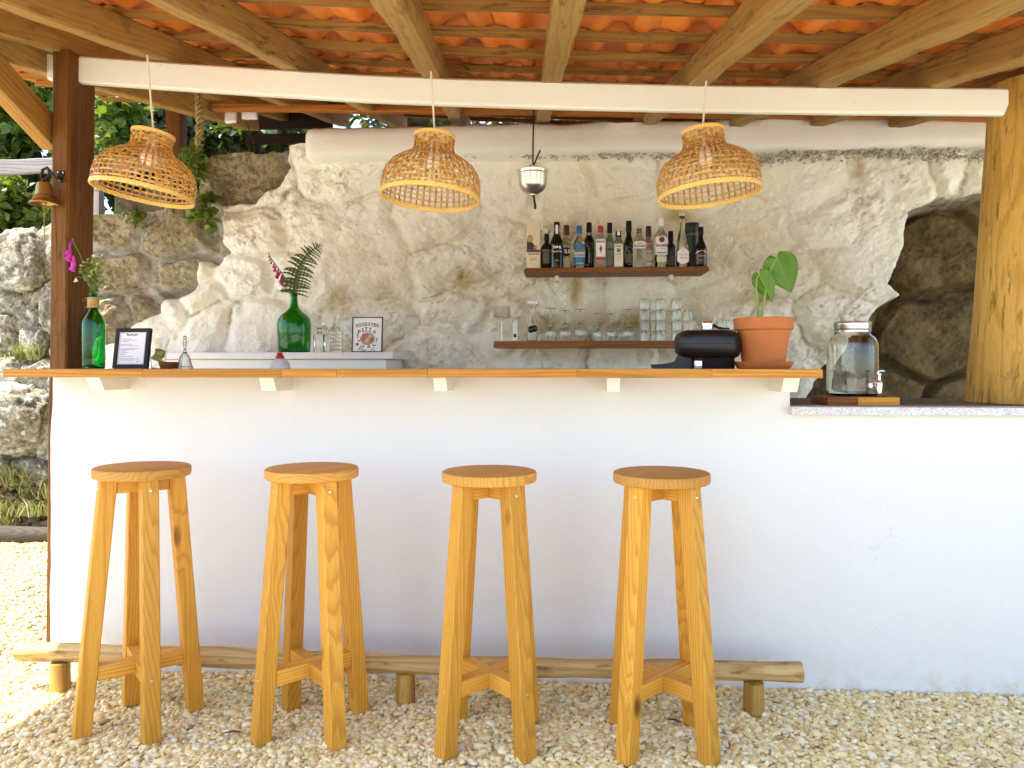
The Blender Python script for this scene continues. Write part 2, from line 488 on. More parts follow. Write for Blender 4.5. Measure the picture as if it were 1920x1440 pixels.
# rock wall: whitewash over bare stone, split by the painted edge stored on the mesh
def rock_wall_mat():
    m, nt, bs, out = new_mat('whitewashed_rock')
    v = obj_coords(nt, rnd=False)
    n1 = noise(nt, v, 5.5, 8, 0.65)
    n2 = noise(nt, v, 34, 6, 0.7)
    n3 = noise(nt, v, 1.5, 4, 0.6)
    n4 = noise(nt, v, 13, 6, 0.65, 0.4)
    bare = ramp(nt, n1, [(0.30, (0.15, 0.115, 0.045)), (0.5, (0.29, 0.24, 0.12)), (0.72, (0.44, 0.39, 0.26))])
    bare = mixc(nt, ramp(nt, n2, [(0.46, 0.0), (0.6, 0.7)]), bare, (0.07, 0.055, 0.022))
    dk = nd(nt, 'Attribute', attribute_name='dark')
    shaded_cave = ramp(nt, n1, [(0.3, (0.050, 0.034, 0.010)), (0.52, (0.130, 0.088, 0.027)), (0.72, (0.23, 0.17, 0.07))])  # brown rock with the shade of the recess painted into its tone
    bare = mixc(nt, dk.outputs['Fac'], bare, shaded_cave)
    mo = nd(nt, 'Attribute', attribute_name='mortar')
    bare = mixc(nt, math_n(nt, 'MULTIPLY', math_n(nt, 'MULTIPLY', mo.outputs['Fac'], math_n(nt, 'SUBTRACT', 1.0, dk.outputs['Fac'])), ramp(nt, n4, [(0.35, 0.0), (0.6, 0.9)])), bare, (0.52, 0.49, 0.42))
    wash = mixc(nt, ramp(nt, n3, [(0.40, 0.0), (0.75, 0.75)]), (0.90, 0.88, 0.76), (0.84, 0.79, 0.54))
    wash = mixc(nt, ramp(nt, n4, [(0.60, 0.0), (0.76, 0.35)]), wash, (0.52, 0.41, 0.18))
    st = nd(nt, 'Attribute', attribute_name='stain')
    wash = mixc(nt, math_n(nt, 'MULTIPLY', st.outputs['Fac'], ramp(nt, n1, [(0.3, 0.25), (0.65, 1.0)])), wash, (0.44, 0.32, 0.09))
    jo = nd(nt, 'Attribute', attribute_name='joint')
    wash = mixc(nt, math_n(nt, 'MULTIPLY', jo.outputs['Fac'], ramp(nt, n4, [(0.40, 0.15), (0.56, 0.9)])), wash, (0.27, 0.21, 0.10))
    pa = nd(nt, 'Attribute', attribute_name='paint')
    p2 = ramp(nt, math_n(nt, 'ADD', pa.outputs['Fac'], math_n(nt, 'MULTIPLY', math_n(nt, 'SUBTRACT', n4, 0.5), 0.35)), [(0.47, 0.0), (0.53, 1.0)])
    nt.links.new(mixc(nt, p2, bare, wash), bs.inputs['Base Color'])
    setin(bs, Roughness=0.9)
    bump(nt, bs, math_n(nt, 'ADD', math_n(nt, 'MULTIPLY', n4, 1.0), math_n(nt, 'MULTIPLY', n2, 0.5)), 0.85, 0.028)
    return m
M_ROCK = rock_wall_mat()
M_BOULDER = stone_mat('sunlit_boulder', [(0.13, 0.11, 0.065), (0.33, 0.30, 0.21), (0.52, 0.50, 0.41)], 9.0, 1.0, (0.60, 0.62, 0.53))
M_EARTH = stone_mat('earth_bank', [(0.08, 0.06, 0.03), (0.17, 0.13, 0.07), (0.28, 0.23, 0.14)], 5.0, 0.8)
M_RUBBLE = stone_mat('rubble', [(0.48, 0.43, 0.32), (0.64, 0.59, 0.47), (0.74, 0.70, 0.60)], 20.0, 0.8)
M_GRANITE = stone_mat('granite_slab', [(0.58, 0.58, 0.57), (0.72, 0.72, 0.70), (0.80, 0.79, 0.76)], 45.0, 0.15)
M_LEDGE = plaster('pale_stone_slab', (0.70, 0.69, 0.66), 0.5, (0.45, 0.43, 0.38), 0.5)

def tile_mat():
    m, nt, bs, out = new_mat('terracotta_tile')
    v = obj_coords(nt)
    n1 = noise(nt, v, 6, 4)
    n2 = noise(nt, v, 60, 4)
    c = ramp(nt, n1, [(0.3, (0.62, 0.150, 0.010)), (0.55, (0.76, 0.220, 0.020)), (0.78, (0.80, 0.30, 0.045))])
    c = mixc(nt, ramp(nt, n2, [(0.6, 0.0), (0.75, 0.35)]), c, (0.22, 0.06, 0.012))
    oi = nd(nt, 'ObjectInfo')
    br = nd(nt, 'MapRange'); nt.links.new(oi.outputs['Random'], br.inputs[0]); setin(br, To_Min=0.8, To_Max=1.15)
    hs = nd(nt, 'HueSaturation'); nt.links.new(br.outputs[0], hs.inputs['Value']); nt.links.new(c, hs.inputs['Color'])
    nt.links.new(hs.outputs[0], bs.inputs['Base Color'])
    setin(bs, Roughness=0.62)
    bump(nt, bs, n2, 0.15, 0.003)
    return m
M_TILE = tile_mat()
def pebble_mat():
    m, nt, bs, out = new_mat('cream_pebble')
    a = nd(nt, 'Attribute', attribute_name='tone')
    c = ramp(nt, a.outputs['Fac'], [(0.0, (0.42, 0.29, 0.10)), (0.12, (0.66, 0.50, 0.20)), (0.45, (0.80, 0.655, 0.31)), (0.75, (0.86, 0.74, 0.40)), (0.92, (0.88, 0.80, 0.54)), (1.0, (0.60, 0.55, 0.42))])
    v = obj_coords(nt, rnd=False)
    c = mixc(nt, ramp(nt, noise(nt, v, 120, 3), [(0.5, 0.0), (0.75, 0.25)]), c, (0.40, 0.29, 0.14))
    nt.links.new(c, bs.inputs['Base Color'])
    setin(bs, Roughness=0.72)
    return m
M_PEBBLE = pebble_mat()
M_GROUND = stone_mat('gravel_bed', [(0.60, 0.54, 0.42), (0.68, 0.62, 0.50), (0.74, 0.69, 0.57)], 60.0, 0.9)
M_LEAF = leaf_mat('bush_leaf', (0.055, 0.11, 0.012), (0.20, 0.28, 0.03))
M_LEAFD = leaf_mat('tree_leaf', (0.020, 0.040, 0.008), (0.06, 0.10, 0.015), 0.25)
M_GRASS = leaf_mat('grass_blade', (0.20, 0.22, 0.05), (0.42, 0.38, 0.16), 0.3)
M_BARK = stone_mat('bark', [(0.05, 0.035, 0.02), (0.1, 0.07, 0.04), (0.16, 0.12, 0.08)], 12.0, 0.8)

# ================================================================== THE SETTING
# ground sheet
g = MB()
g.add([(-40, -40, 0), (40, -40, 0), (40, 4.9, 0), (-40, 4.9, 0)], [[0, 1, 2, 3]])
tag(g.build('ground', M_GROUND, smooth=False), 'pale gravel terrace floor', None, kind='structure')
# hillside behind the wall
prof = [(4.86, -0.05), (5.02, 0.30), (5.24, 0.45), (5.42, 1.85), (5.8, 2.15), (8, 2.6), (15, 4.0), (40, 9.0)]
xs = np.concatenate([np.linspace(-40, -8, 9), np.linspace(-7, 7, 57), np.linspace(8, 40, 9)])
V = []
for j, (y, z) in enumerate(prof):
    for x in xs:
        a = 0.0 if j == 0 else 0.10
        n = float(vnoise(np.array([x * 1.7]), np.array([j * 1.9]), np.array([0.3]), 5)[0])
        V.append((x, y + a * n * 0.5, z + (a * n if j > 0 else 0)))
nx = len(xs)
Fc = np.array([[j * nx + i, j * nx + i + 1, (j + 1) * nx + i + 1, (j + 1) * nx + i] for j in range(len(prof) - 1) for i in range(nx - 1)])
tag(add_obj('hillside', np_mesh('hillside', np.array(V), Fc), M_EARTH), 'earth hillside behind the bar', None, kind='structure')

# loose pebbles
def ico(sub):
    bm = bmesh.new(); bmesh.ops.create_icosphere(bm, subdivisions=sub, radius=1)
    v = np.array([p.co[:] for p in bm.verts]); f = np.array([[q.index for q in fc.verts] for fc in bm.faces]); bm.free()
    return v, f
def rand_rot(n, tilt):
    a = rng.uniform(0, 2 * np.pi, n); t = rng.normal(0, tilt, n); b = rng.uniform(0, 2 * np.pi, n)
    ca, sa, ct, st, cb, sb = np.cos(a), np.sin(a), np.cos(t), np.sin(t), np.cos(b), np.sin(b)
    Z = np.zeros(n); O = np.ones(n)
    Ra = np.stack([np.stack([ca, -sa, Z], -1), np.stack([sa, ca, Z], -1), np.stack([Z, Z, O], -1)], 1)
    Rt = np.stack([np.stack([O, Z, Z], -1), np.stack([Z, ct, -st], -1), np.stack([Z, st, ct], -1)], 1)
    Rb = np.stack([np.stack([cb, -sb, Z], -1), np.stack([sb, cb, Z], -1), np.stack([Z, Z, O], -1)], 1)
    return Rb @ Rt @ Ra
def pebbles(name, P, rad, sub, label, mat, tilt=0.45, flat=0.6, tone=None, parent=None):
    n = len(P); bv, bf = ico(sub); k = len(bv)
    S = np.stack([rad * rng.uniform(0.95, 1.5, n), rad * rng.uniform(0.75, 1.05, n), rad * rng.uniform(flat * 0.7, flat * 1.25, n)], -1)
    loc = bv[None] * S[:, None, :]
    q = rng.uniform(-50, 50, (n, 3))
    w = 1 + 0.16 * vnoise(bv[None, :, 0] * 1.3 + q[:, :1], bv[None, :, 1] * 1.3 + q[:, 1:2], bv[None, :, 2] * 1.3 + q[:, 2:3], 3)
    loc = np.einsum('nij,nkj->nki', rand_rot(n, tilt), loc * w[..., None]) + P[:, None, :]
    Fc = (bf[None] + (np.arange(n) * k)[:, None, None]).reshape(-1, 3)
    me = np_mesh(name, loc.reshape(-1, 3), Fc)
    f_attr(me, 'tone', np.repeat(rng.uniform(0, 1, n) if tone is None else tone, k))
    o = add_obj(name, me, mat, parent)
    if parent is None: tag(o, label, 'gravel')
    tag(o, kind='stuff')
    return o
def scatter(x0, x1, y0, y1, dens, ok=None):
    n = int((x1 - x0) * (y1 - y0) * dens)
    P = np.stack([rng.uniform(x0, x1, n), rng.uniform(y0, y1, n), np.zeros(n)], -1)
    return P if ok is None else P[ok(P)]
def free(P):                                             # not inside the bar wall
    return ~((P[:, 0] > -1.93) & (P[:, 1] > 2.695))
P1 = scatter(-2.35, 2.05, 1.98, 2.72, 5600, free)
P1[:, 2] = rng.uniform(-0.001, 0.009, len(P1)) + 0.004 * fbm(P1[:, 0] * 5, P1[:, 1] * 5, P1[:, 0] * 0, 2)
pebbles('gravel', P1, rng.uniform(0.0055, 0.0112, len(P1)) * (1 + 0.5 * (rng.uniform(0, 1, len(P1)) > 0.94)), 2, 'cream rounded pebbles covering the ground under the stools', M_PEBBLE)
def wedge(P):
    px, _ = proj(P[:, 0], P[:, 1], P[:, 2])
    return (px < 190) & (px > -160) & ~((P[:, 0] > -1.98) & (P[:, 1] > 2.6))
P2 = scatter(-4.6, -1.7, 2.3, 4.85, 3000, wedge)
P2[:, 2] = rng.uniform(-0.001, 0.010, len(P2))
P3 = np.concatenate([scatter(-2.35, 2.3, 1.5, 1.98, 1500), scatter(2.05, 2.5, 1.98, 2.72, 2500), scatter(-2.9, -2.35, 1.6, 2.6, 1800)])
P3[:, 2] = rng.uniform(-0.001, 0.008, len(P3))
P4 = scatter(-2.35, 2.05, 1.95, 2.72, 6000, free)
P4[:, 2] = rng.uniform(-0.003, 0.001, len(P4))
P23 = np.concatenate([P2, P3, P4])
pebbles('gravel', P23, rng.uniform(0.008, 0.014, len(P23)), 1, 'sunlit cream pebbles between the bar end and the old log', M_PEBBLE)

# ------------------------------------------------------------------ roof on rafters
YB0 = 2.84
SX, SY = -0.0614, 0.213
O_ROOF = Vector((-0.15, YB0, 1.12 + 1.106))
ex = Vector((1, 0, SX)).normalized(); ey = Vector((0, 1, SY)).normalized()
ez = ex.cross(ey).normalized(); ey = ez.cross(ex)
RM = Matrix((ex, ey, ez)).transposed().to_4x4()
roof = thing('tiled_roof', 'lean-to roof of orange clay tiles on rough timber rafters over the bar', 'roof', O_ROOF, RM.to_euler())
def sag(x): return -0.040 * max(0.0, 1 - (x / 1.75) ** 2)
XL, XR, YF, YK = -2.75, 2.75, -1.25, 2.62  # YK runs past the wall: rear rows added to darken behind the beam
def timber(mb, p0, p1, w, h, n=14, wob=0.006, seed=1):         # rough-sawn length of timber between two points, axis ~ y or x
    p0, p1 = Vector(p0), Vector(p1); d = (p1 - p0); t = d.normalized()
    side = t.cross(Vector((0, 0, 1))).normalized(); up = side.cross(t).normalized()
    rings = []; rr = random.Random(seed); c = 0.006
    for i in range(n + 1):
        p = p0 + d * (i / n) + side * rr.uniform(-wob, wob) + up * rr.uniform(-wob, wob)
        a = w / 2 + rr.uniform(-wob, wob) * 0.5; b = h / 2 + rr.uniform(-wob, wob) * 0.5
        rings.append([p + side * x + up * z for x, z in ((-a + c, -b), (a - c, -b), (a, -b + c), (a, b - c), (a - c, b), (-a + c, b), (-a, b - c), (-a, -b + c))])
    return mb.loft(rings)
RAFT_H = 0.100
for i, (px, vp) in enumerate(((115, 1030), (297, 1035), (541, 985), (807, 930), (1037, 966), (1310, 1020), (1549, 1023), (1765, 1055), (1985, 1059))):
    x = at(px, 150, YB0).x - O_ROOF.x
    mb = MB(); timber(mb, (0, YF - 0.16, 0), (0, YK - 0.05, 0), 0.072, RAFT_H, 22, 0.004, 40 + i)
    mb.build('rafter', W_RAFT, roof, 30, (x, 0, RAFT_H / 2 + sag(x)), (0, 0, (1059 - vp) / F))
BP, BO = 0.355, 0.088
BATT_Y = [BO + BP * k for k in range(-3, 8)]
for i, y in enumerate(BATT_Y):
    mb = MB(); rings = []; rr = random.Random(300 + i); n = 26
    for k in range(n + 1):
        xl_ = XL - (0.50 if y > 0.1 else 0.0)                # width added at the rear left, to block sun from the interior wall
        x = xl_ + (XR - xl_) * k / n
        w, h = 0.017 + rr.uniform(-.003, .003), 0.014 + rr.uniform(-.002, .002)
        dz = sag(x) + rr.uniform(-.002, .002); dy = rr.uniform(-.004, .004)
        rings.append([(x, dy - w, dz - h), (x, dy + w, dz - h), (x, dy + w, dz + h), (x, dy - w, dz + h)])
    mb.loft(rings); mb.build('batten', W_BATT, roof, 30, (0, y, RAFT_H + 0.014))
TW, TL = 0.270, 0.428
def tile_mesh():
    prof = [(0.000, 0.002), (0.030, 0.000), (0.050, -0.010), (0.078, -0.012), (0.096, -0.004), (0.112, 0.020), (0.126, 0.026), (0.158, 0.026), (0.172, 0.018), (0.188, -0.005), (0.208, -0.012), (0.236, -0.011), (0.252, 0.0), (0.2665, 0.0005), (0.2675, 0.0175), (0.290, 0.0185)]
    mb = MB(); rings = []
    for y, k in ((-TL / 2, 1.0), (-TL / 2 + 0.03, 1.0), (0.0, 0.9), (TL / 2 - 0.04, 1.0), (TL / 2, 1.15)):
        rings.append([(x - TW / 2, y, z * k) for x, z in prof] + [(x - TW / 2, y, z * k + 0.013) for x, z in prof[::-1]])
    mb.loft(rings)
    return mb.mesh('tile', 35)
tm = tile_mesh()
tm.materials.append(M_TILE)
rr = random.Random(5)
for r in range(-4, 7):
    yh = BO + BP * r + 0.018 + BP           # head of the tile, hooked on its batten
    for c in range(-12, 11):
        x = c * TW + 0.05
        if x > 2.72 or x < (-3.2 if r >= 0 else -2.72): continue  # extra rear columns added as a sun block for the interior wall
        o = add_obj('tile', tm, None, roof)
        o.location = (x + rr.uniform(-.003, .003), yh - TL / 2 + rr.uniform(-.006, .006), RAFT_H + 0.028 + 0.018 + sag(x) + rr.uniform(-.002, .002))
        o.rotation_euler = (-0.034 + rr.uniform(-.004, .004), rr.uniform(-.008, .008), rr.uniform(-.006, .006))

# white beam, bowed and sloping, let into both posts
bt = [(88, 97), (147, 103), (320, 115), (500, 127), (680, 138), (850, 145), (1080, 152), (1300, 157), (1600, 161), (1885, 163), (1891, 164)]
rings = []
for i, (px, py) in enumerate(bt):
    p = at(px, py, YB0); h = 51 * mpp(px, YB0)
    x = p.x; zt = p.z - 0.002; zb = p.z - h; c = 0.008
    if i == len(bt) - 1: zb += 0.03
    if i == 0: zb += 0.0
    ya, yb = YB0, YB0 + 0.036
    rings.append([(x, ya, zb + c), (x, ya, zt - c), (x, ya + c, zt), (x, yb - c, zt), (x, yb, zt - c), (x, yb, zb + c), (x, yb - c, zb), (x, ya + c, zb)])
mb = MB(); mb.loft(rings)
tag(mb.build('support_beam', M_BEAM, None, 30), 'long white painted beam spanning above the bar between the two posts', 'beam')

# square timber post at the left end
def leaning_box(mb, a0, a1, w, d, n=10, wob=0.002, seed=3, c=0.007):
    rings = []; rr = random.Random(seed)
    for i in range(n + 1):
        p = Vector(a0).lerp(Vector(a1), i / n) + Vector((rr.uniform(-wob, wob), rr.uniform(-wob, wob), 0))
        rings.append([(p.x + x, p.y + y, p.z) for x, y in ((c, 0), (w - c, 0), (w, c), (w, d - c), (w - c, d), (c, d), (0, d - c), (0, c))])
    return mb.loft(rings)
YP = 2.785
pb, pt = at(84, 1262, YP), at(97.5, 95, YP)
pb.z = 0.0
post = thing('timber_post', 'dark square timber post standing at the bar end with the bell', 'post', (pb.x, pb.y, 0))
mb = MB(); leaning_box(mb, (0, 0, 0), (pt.x - pb.x, 0, pt.z + 0.005), 0.070, 0.165)
mb.build('shaft', W_POST, post, 30)
# peeled log post at the right
la, lb = at(1938, 765, 3.03), at(1952, 158, 3.03)
zslab = at(1700, 763.5, 2.66).z
mb = MB(); rings = []; n = 40; seg = 32
for i in range(n + 1):
    t = i / n
    c = Vector((la.x + (lb.x - la.x) * t, 3.03, zslab + 0.001 + (lb.z - zslab) * t))
    r0 = 0.225 * (1 - t) ** 1.2 + 0.172 * (1 - (1 - t) ** 1.2)
    ring = []
    for k in range(seg):
        a = 2 * math.pi * k / seg
        q = float(vnoise(np.array([math.cos(a) * 1.6 + 9]), np.array([math.sin(a) * 1.6]), np.array([t * 3.0]), 2)[0])
        r = r0 * (1 + 0.045 * q)
        ring.append((c.x + r * math.cos(a), c.y + r * math.sin(a), c.z))
    rings.append(ring)
mb.loft(rings)
tag(mb.build('log_post', W_LOG, None, 50), 'thick peeled yellow log post standing on the stone counter', 'post')

# side plate and knee brace at the left
xr = at(90, 137, YB0).x
zp = at(90, 137, YB0).z
sp = thing('roof_side_timber', 'dark timber carrying the roof edge past the square post', 'timber', (xr - 0.037, YB0, zp))
mb = MB(); timber(mb, (0, -1.15, -1.15 * 0.2 + 0.06), (0, 2.05, 2.05 * 0.2 + 0.06), 0.07, 0.12, 14, 0.003, 77)
mb.build('plate', W_RAFT, sp, 30)
ba = Vector((xr + 0.012, 2.86, at(95, 237, 2.80).z - 0.03)); bb = Vector((xr - 0.005, 2.36, ba.z + 0.235))
mb = MB(); L = (bb - ba).length
mb.box((0, 0, L / 2), (0.06, 0.115, L), 0.005)
mb.build('knee_brace', W_BRACE, sp, 30, ba - sp.location, (bb - ba).to_track_quat('Z', 'Y').to_euler())

# back post and plank under the roof at the rear
p = at(331, 300, 4.95)
mb = MB(); mb.box((0, 0, 0.55), (0.10, 0.10, 1.1), 0.006)
tag(mb.build('rear_post', W_POST, None, 30, (p.x, 4.95, 2.05)), 'dark rear post half hidden behind the hanging dried braid', 'post')
pa, pc = at(400, 201, 4.20), at(1900, 220, 4.20)
mb = MB(); timber(mb, (0, 0, 0), pc - pa, 0.05, 0.040, 20, 0.003, 9)
tag(mb.build('wall_plank', W_PLATE, None, 30, pa), 'orange plank lying along the top of the rock wall', 'plank')

# ------------------------------------------------------------------ rock wall behind the bar
YW = 4.40
RES = 0.0092
x0, x1 = at(120, 500, YW).x, at(1990, 500, YW).x
z0, z1 = 0.0, at(960, 262, YW).z
gx = np.arange(x0, x1, RES); gz = np.concatenate([np.arange(z0, 0.85, 0.05), np.arange(0.85, z1, RES)])
X, Z = np.meshgrid(gx, gz)
PX, PY = proj(X, np.full_like(X, YW), Z)
# joint layout: stones as jittered cells, with the large ones of the photograph placed first
seeds = [(455, 335), (300, 435), (215, 420), (325, 520), (225, 515), (255, 595), (190, 600), (355, 565), (300, 580),
         (610, 340), (690, 430), (560, 420), (690, 520), (860, 500), (830, 400), (960, 350), (930, 460), (870, 585), (700, 600), (560, 520),
         (480, 440), (450, 520), (380, 600), (480, 610), (1060, 360), (1160, 330), (1180, 420), (1050, 560), (1180, 560), (1300, 350),
         (1330, 470), (1420, 430), (1500, 350), (1560, 420), (1470, 520), (1600, 500), (1640, 420), (1700, 330), (1560, 600), (1470, 620),
         (1350, 590), (1290, 620), (960, 610), (800, 670), (1020, 680), (1180, 680), (600, 690), (1380, 690), (1800, 320), (1850, 330),
         (1780, 450), (1760, 660)]
rs = random.Random(4)
for py in range(760, 1200, 110):
    for px in range(120, 2000, 130): seeds.append((px + rs.uniform(-30, 30), py + rs.uniform(-25, 25)))
S = np.array(seeds, dtype=float)
wx = PX + 34 * fbm(X * 3.1, Z * 3.1, X * 0 + 1.5, 4, 21)
wy = PY + 30 * fbm(X * 3.1, Z * 3.1, X * 0 + 8.5, 4, 22)
d1 = np.full(X.shape, 1e9); d2 = np.full(X.shape, 1e9); cid = np.zeros(X.shape, int)
for i, (sx_, sy_) in enumerate(S):
    d = np.hypot((wx - sx_) * 0.85, (wy - sy_) * 1.15)
    m1 = d < d1
    d2 = np.where(m1, d1, np.minimum(d2, d)); cid = np.where(m1, i, cid); d1 = np.where(m1, d, d1)
edge = (d2 - d1) / 2.0                                    # ~ pixels from the joint
def poly_sd(poly, px, py):                                # signed distance in pixels, positive inside
    inside = np.zeros(px.shape, bool); dist = np.full(px.shape, 1e9)
    n = len(poly)
    for i in range(n):
        ax, ay = poly[i]; bx, by = poly[(i + 1) % n]
        c = (ay > py) != (by > py)
        with np.errstate(divide='ignore', invalid='ignore'):
            inside ^= c & (px < (bx - ax) * (py - ay) / (by - ay + 1e-12) + ax)
        t = np.clip(((px - ax) * (bx - ax) + (py - ay) * (by - ay)) / ((bx - ax) ** 2 + (by - ay) ** 2), 0, 1)
        dist = np.minimum(dist, np.hypot(px - ax - t * (bx - ax), py - ay - t * (by - ay)))
    return np.where(inside, dist, -dist)
wash_poly = [(528, 230), (535, 290), (540, 306), (522, 345), (482, 360), (470, 376), (414, 384), (411, 402), (420, 470), (412, 490), (392, 492), (369, 486), (360, 520), (350, 546),
             (300, 560), (284, 582), (252, 606), (215, 636), (120, 700), (60, 1300), (1500, 1300), (1512, 765), (1528, 715), (1560, 678), (1604, 622), (1640, 585), (1688, 551), (1662, 532),
             (1690, 492), (1702, 448), (1714, 398), (1760, 372), (1820, 362), (2100, 330), (2100, 200)]
jx, jy = PX + 7 * fbm(X * 9, Z * 9, X * 0, 3, 31), PY + 7 * fbm(X * 9, Z * 9, X * 0 + 5, 3, 32)
sdw = poly_sd(wash_poly, jx, jy)
paint = sstep(-9, 9, sdw)
dark = sstep(1480, 1530, PX) * sstep(3, -16, sdw)  # recess mask, for its depth and its painted shade
wash_in = sstep(-3, 6, sdw)
# relief (metres, + towards the viewer)
tilt = np.array([[rs.uniform(-.10, .10), rs.uniform(-.12, .12), rs.uniform(-.03, .045)] for _ in S])
lx = (PX - S[cid, 0]) * 0.0031; lz = -(PY - S[cid, 1]) * 0.0031
rel = (tilt[cid, 2] + tilt[cid, 0] * lx + tilt[cid, 1] * lz) * (1 - 0.45 * wash_in)
jw = np.where(wash_in > 0.5, 17.0, 15.0)
jfade = 0.30 + 0.70 * sstep(-0.30, 0.25, fbm(X * 1.6, Z * 1.6, X * 0 + 3.3, 3, 93))
jd = 0.044 * (wash_in * jfade + (1 - wash_in) * 1.9)
rel = rel * sstep(0, 30, edge) - jd * (1 - sstep(0, 1, edge / jw)) ** 1.0
soft = 0.35 + 0.65 * sstep(-0.2, 0.4, fbm(X * 1.7, Z * 1.7, X * 0, 2, 61))
rel += 0.018 * fbm(X * 2.6, Z * 2.6, X * 0, 2, 41)
c1 = fbm(X * 9 + Z * 5, Z * 15 - X * 5, tilt[cid, 2] * 60, 3, 51)
c2 = fbm(X * 22 + Z * 9, Z * 30 - X * 9, tilt[cid, 1] * 30, 3, 71)
rel += (0.020 * np.round(c1 * 3.2) / 3.2 + 0.010 * c1 + 0.015 * c2 - 0.018 * np.exp(-(c2 / 0.07) ** 2) * sstep(0.0, 0.35, c1)) * soft
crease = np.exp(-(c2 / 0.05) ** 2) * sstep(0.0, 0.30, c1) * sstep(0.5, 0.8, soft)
rel -= 0.045 * (1 - wash_in) * (PX < 1400)               # the whitewash coat stands proud of the bare stone
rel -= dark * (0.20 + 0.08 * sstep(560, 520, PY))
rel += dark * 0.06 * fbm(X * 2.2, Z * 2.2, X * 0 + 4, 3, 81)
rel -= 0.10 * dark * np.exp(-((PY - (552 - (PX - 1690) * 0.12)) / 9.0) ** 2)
Yg = YW - rel
stains = [(725, 545, 45, 45), (870, 520, 60, 30), (1080, 545, 14, 36), (1060, 605, 95, 22), (1180, 600, 90, 25), (1275, 410, 38, 30), (1420, 560, 60, 16), (640, 560, 30, 40), (1000, 330, 12, 40), (1620, 320, 10, 26), (1560, 640, 70, 25), (1500, 500, 90, 50), (830, 440, 60, 40), (1100, 450, 140, 60), (700, 490, 110, 60), (1400, 470, 80, 60), (960, 560, 90, 40), (1330, 560, 120, 30)]
stain = np.zeros_like(X)
for k, (sx_, sy_, rx, ry) in enumerate(stains):
    w = 1.0 if k < 10 else 0.5
    stain = np.maximum(stain, w * np.exp(-(((jx - sx_) / rx) ** 2 + ((jy - sy_) / ry) ** 2)))
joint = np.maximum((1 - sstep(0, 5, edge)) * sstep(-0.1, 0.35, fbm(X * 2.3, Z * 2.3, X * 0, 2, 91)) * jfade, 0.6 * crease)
mortar = (1 - sstep(4, 17, edge))
# outline of the top of the wall
topx = [0, 190, 330, 358, 372, 388, 430, 500, 522, 534, 560, 2100]
topy = [395, 392, 386, 372, 310, 282, 276, 278, 282, 270, 262, 262]
top = np.interp(PX, topx, topy) + 5 * fbm(X * 6, Z * 0, X * 0, 3, 14)
ok = PY > top
rw = thing('rock_wall', 'rough boulder wall behind the bar, mostly whitewashed with bare brown stones at its ends', 'wall', (0, 0, 0))
nr, ncx = X.shape
vid = np.arange(X.size).reshape(X.shape)
quad = np.stack([vid[:-1, :-1], vid[:-1, 1:], vid[1:, 1:], vid[1:, :-1]], -1).reshape(-1, 4)
qc = cid[:-1, :-1].reshape(-1); qok = (ok[:-1, :-1] & ok[1:, 1:]).reshape(-1)
VV = np.stack([X, Yg, Z], -1).reshape(-1, 3)
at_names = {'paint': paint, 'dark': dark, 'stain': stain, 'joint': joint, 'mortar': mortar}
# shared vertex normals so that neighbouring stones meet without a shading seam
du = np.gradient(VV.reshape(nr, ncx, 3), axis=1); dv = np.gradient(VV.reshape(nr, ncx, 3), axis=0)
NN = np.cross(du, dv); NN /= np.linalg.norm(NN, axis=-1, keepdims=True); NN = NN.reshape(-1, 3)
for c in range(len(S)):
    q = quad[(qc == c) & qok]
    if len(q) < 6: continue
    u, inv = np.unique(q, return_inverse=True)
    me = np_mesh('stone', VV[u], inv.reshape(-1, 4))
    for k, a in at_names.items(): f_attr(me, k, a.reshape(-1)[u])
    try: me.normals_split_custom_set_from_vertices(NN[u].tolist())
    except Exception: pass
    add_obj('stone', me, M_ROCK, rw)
mb = MB(); mb.box(((x0 + x1) / 2, 4.98, 1.15), (x1 - x0, 0.12, 2.3), 0.0)
mb.build('core', M_EARTH, rw)
# plastered band along the top, and the crumbling bed of small stones under it
bx0, bx1 = at(568, 250, 4.23).x, at(2000, 250, 4.23).x
bz1, bz0 = at(960, 229, 4.23).z, at(960, 287, 4.23).z
nxb = 150; rings = []
for i in range(nxb + 1):
    x = bx0 + (bx1 - bx0) * i / nxb
    e = min(1.0, (x - bx0) / 0.03)
    pts = []
    for (yy, zz) in ((0.02, 0.0), (0.0, 0.03), (0.0, 0.07), (0.0, 0.11), (0.004, bz1 - bz0 - 0.02), (0.05, bz1 - bz0 + 0.004), (0.2, bz1 - bz0 + 0.01), (0.42, bz1 - bz0), (0.42, 0.0)):
        n = float(fbm(np.array([x * 4.0]), np.array([zz * 5.0]), np.array([yy * 4]), 3, 6)[0])
        b = float(fbm(np.array([x * 9.0]), np.array([0.3]), np.array([0.0]), 3, 8)[0])
        zz2 = zz + (0.012 * b if zz < 0.02 or zz > bz1 - bz0 - 0.03 else 0)
        h = (bz1 - bz0) / 2
        pts.append((x, 4.23 + yy + 0.016 * n + (1 - e) * 0.05, bz0 + h + (zz2 - h) * (0.86 + 0.14 * e)))
    rings.append(pts)
mb = MB(); mb.loft(rings); mb.build('plaster_band', M_BAND, rw, 60)
pts = []
for k in range(1500):
    px = rs.uniform(570, 1870)
    if px < 1270 and rs.random() < 0.62: continue
    w = 5 if px < 1000 else (9 if px < 1290 else 13)
    c = np.interp(px, [570, 900, 1250, 1400, 1560, 1860], [283, 287, 292, 299, 285, 291])
    p = at(px, c + rs.gauss(0, 0.42) * w, 4.27)
    pts.append((p.x, 4.27 + rs.uniform(0, 0.05), p.z))
P = np.array(pts)
pebbles('crumbled_stone_bed', P, rng.uniform(0.004, 0.013, len(P)), 2, None, M_RUBBLE, 0.8, 0.6, None, rw)

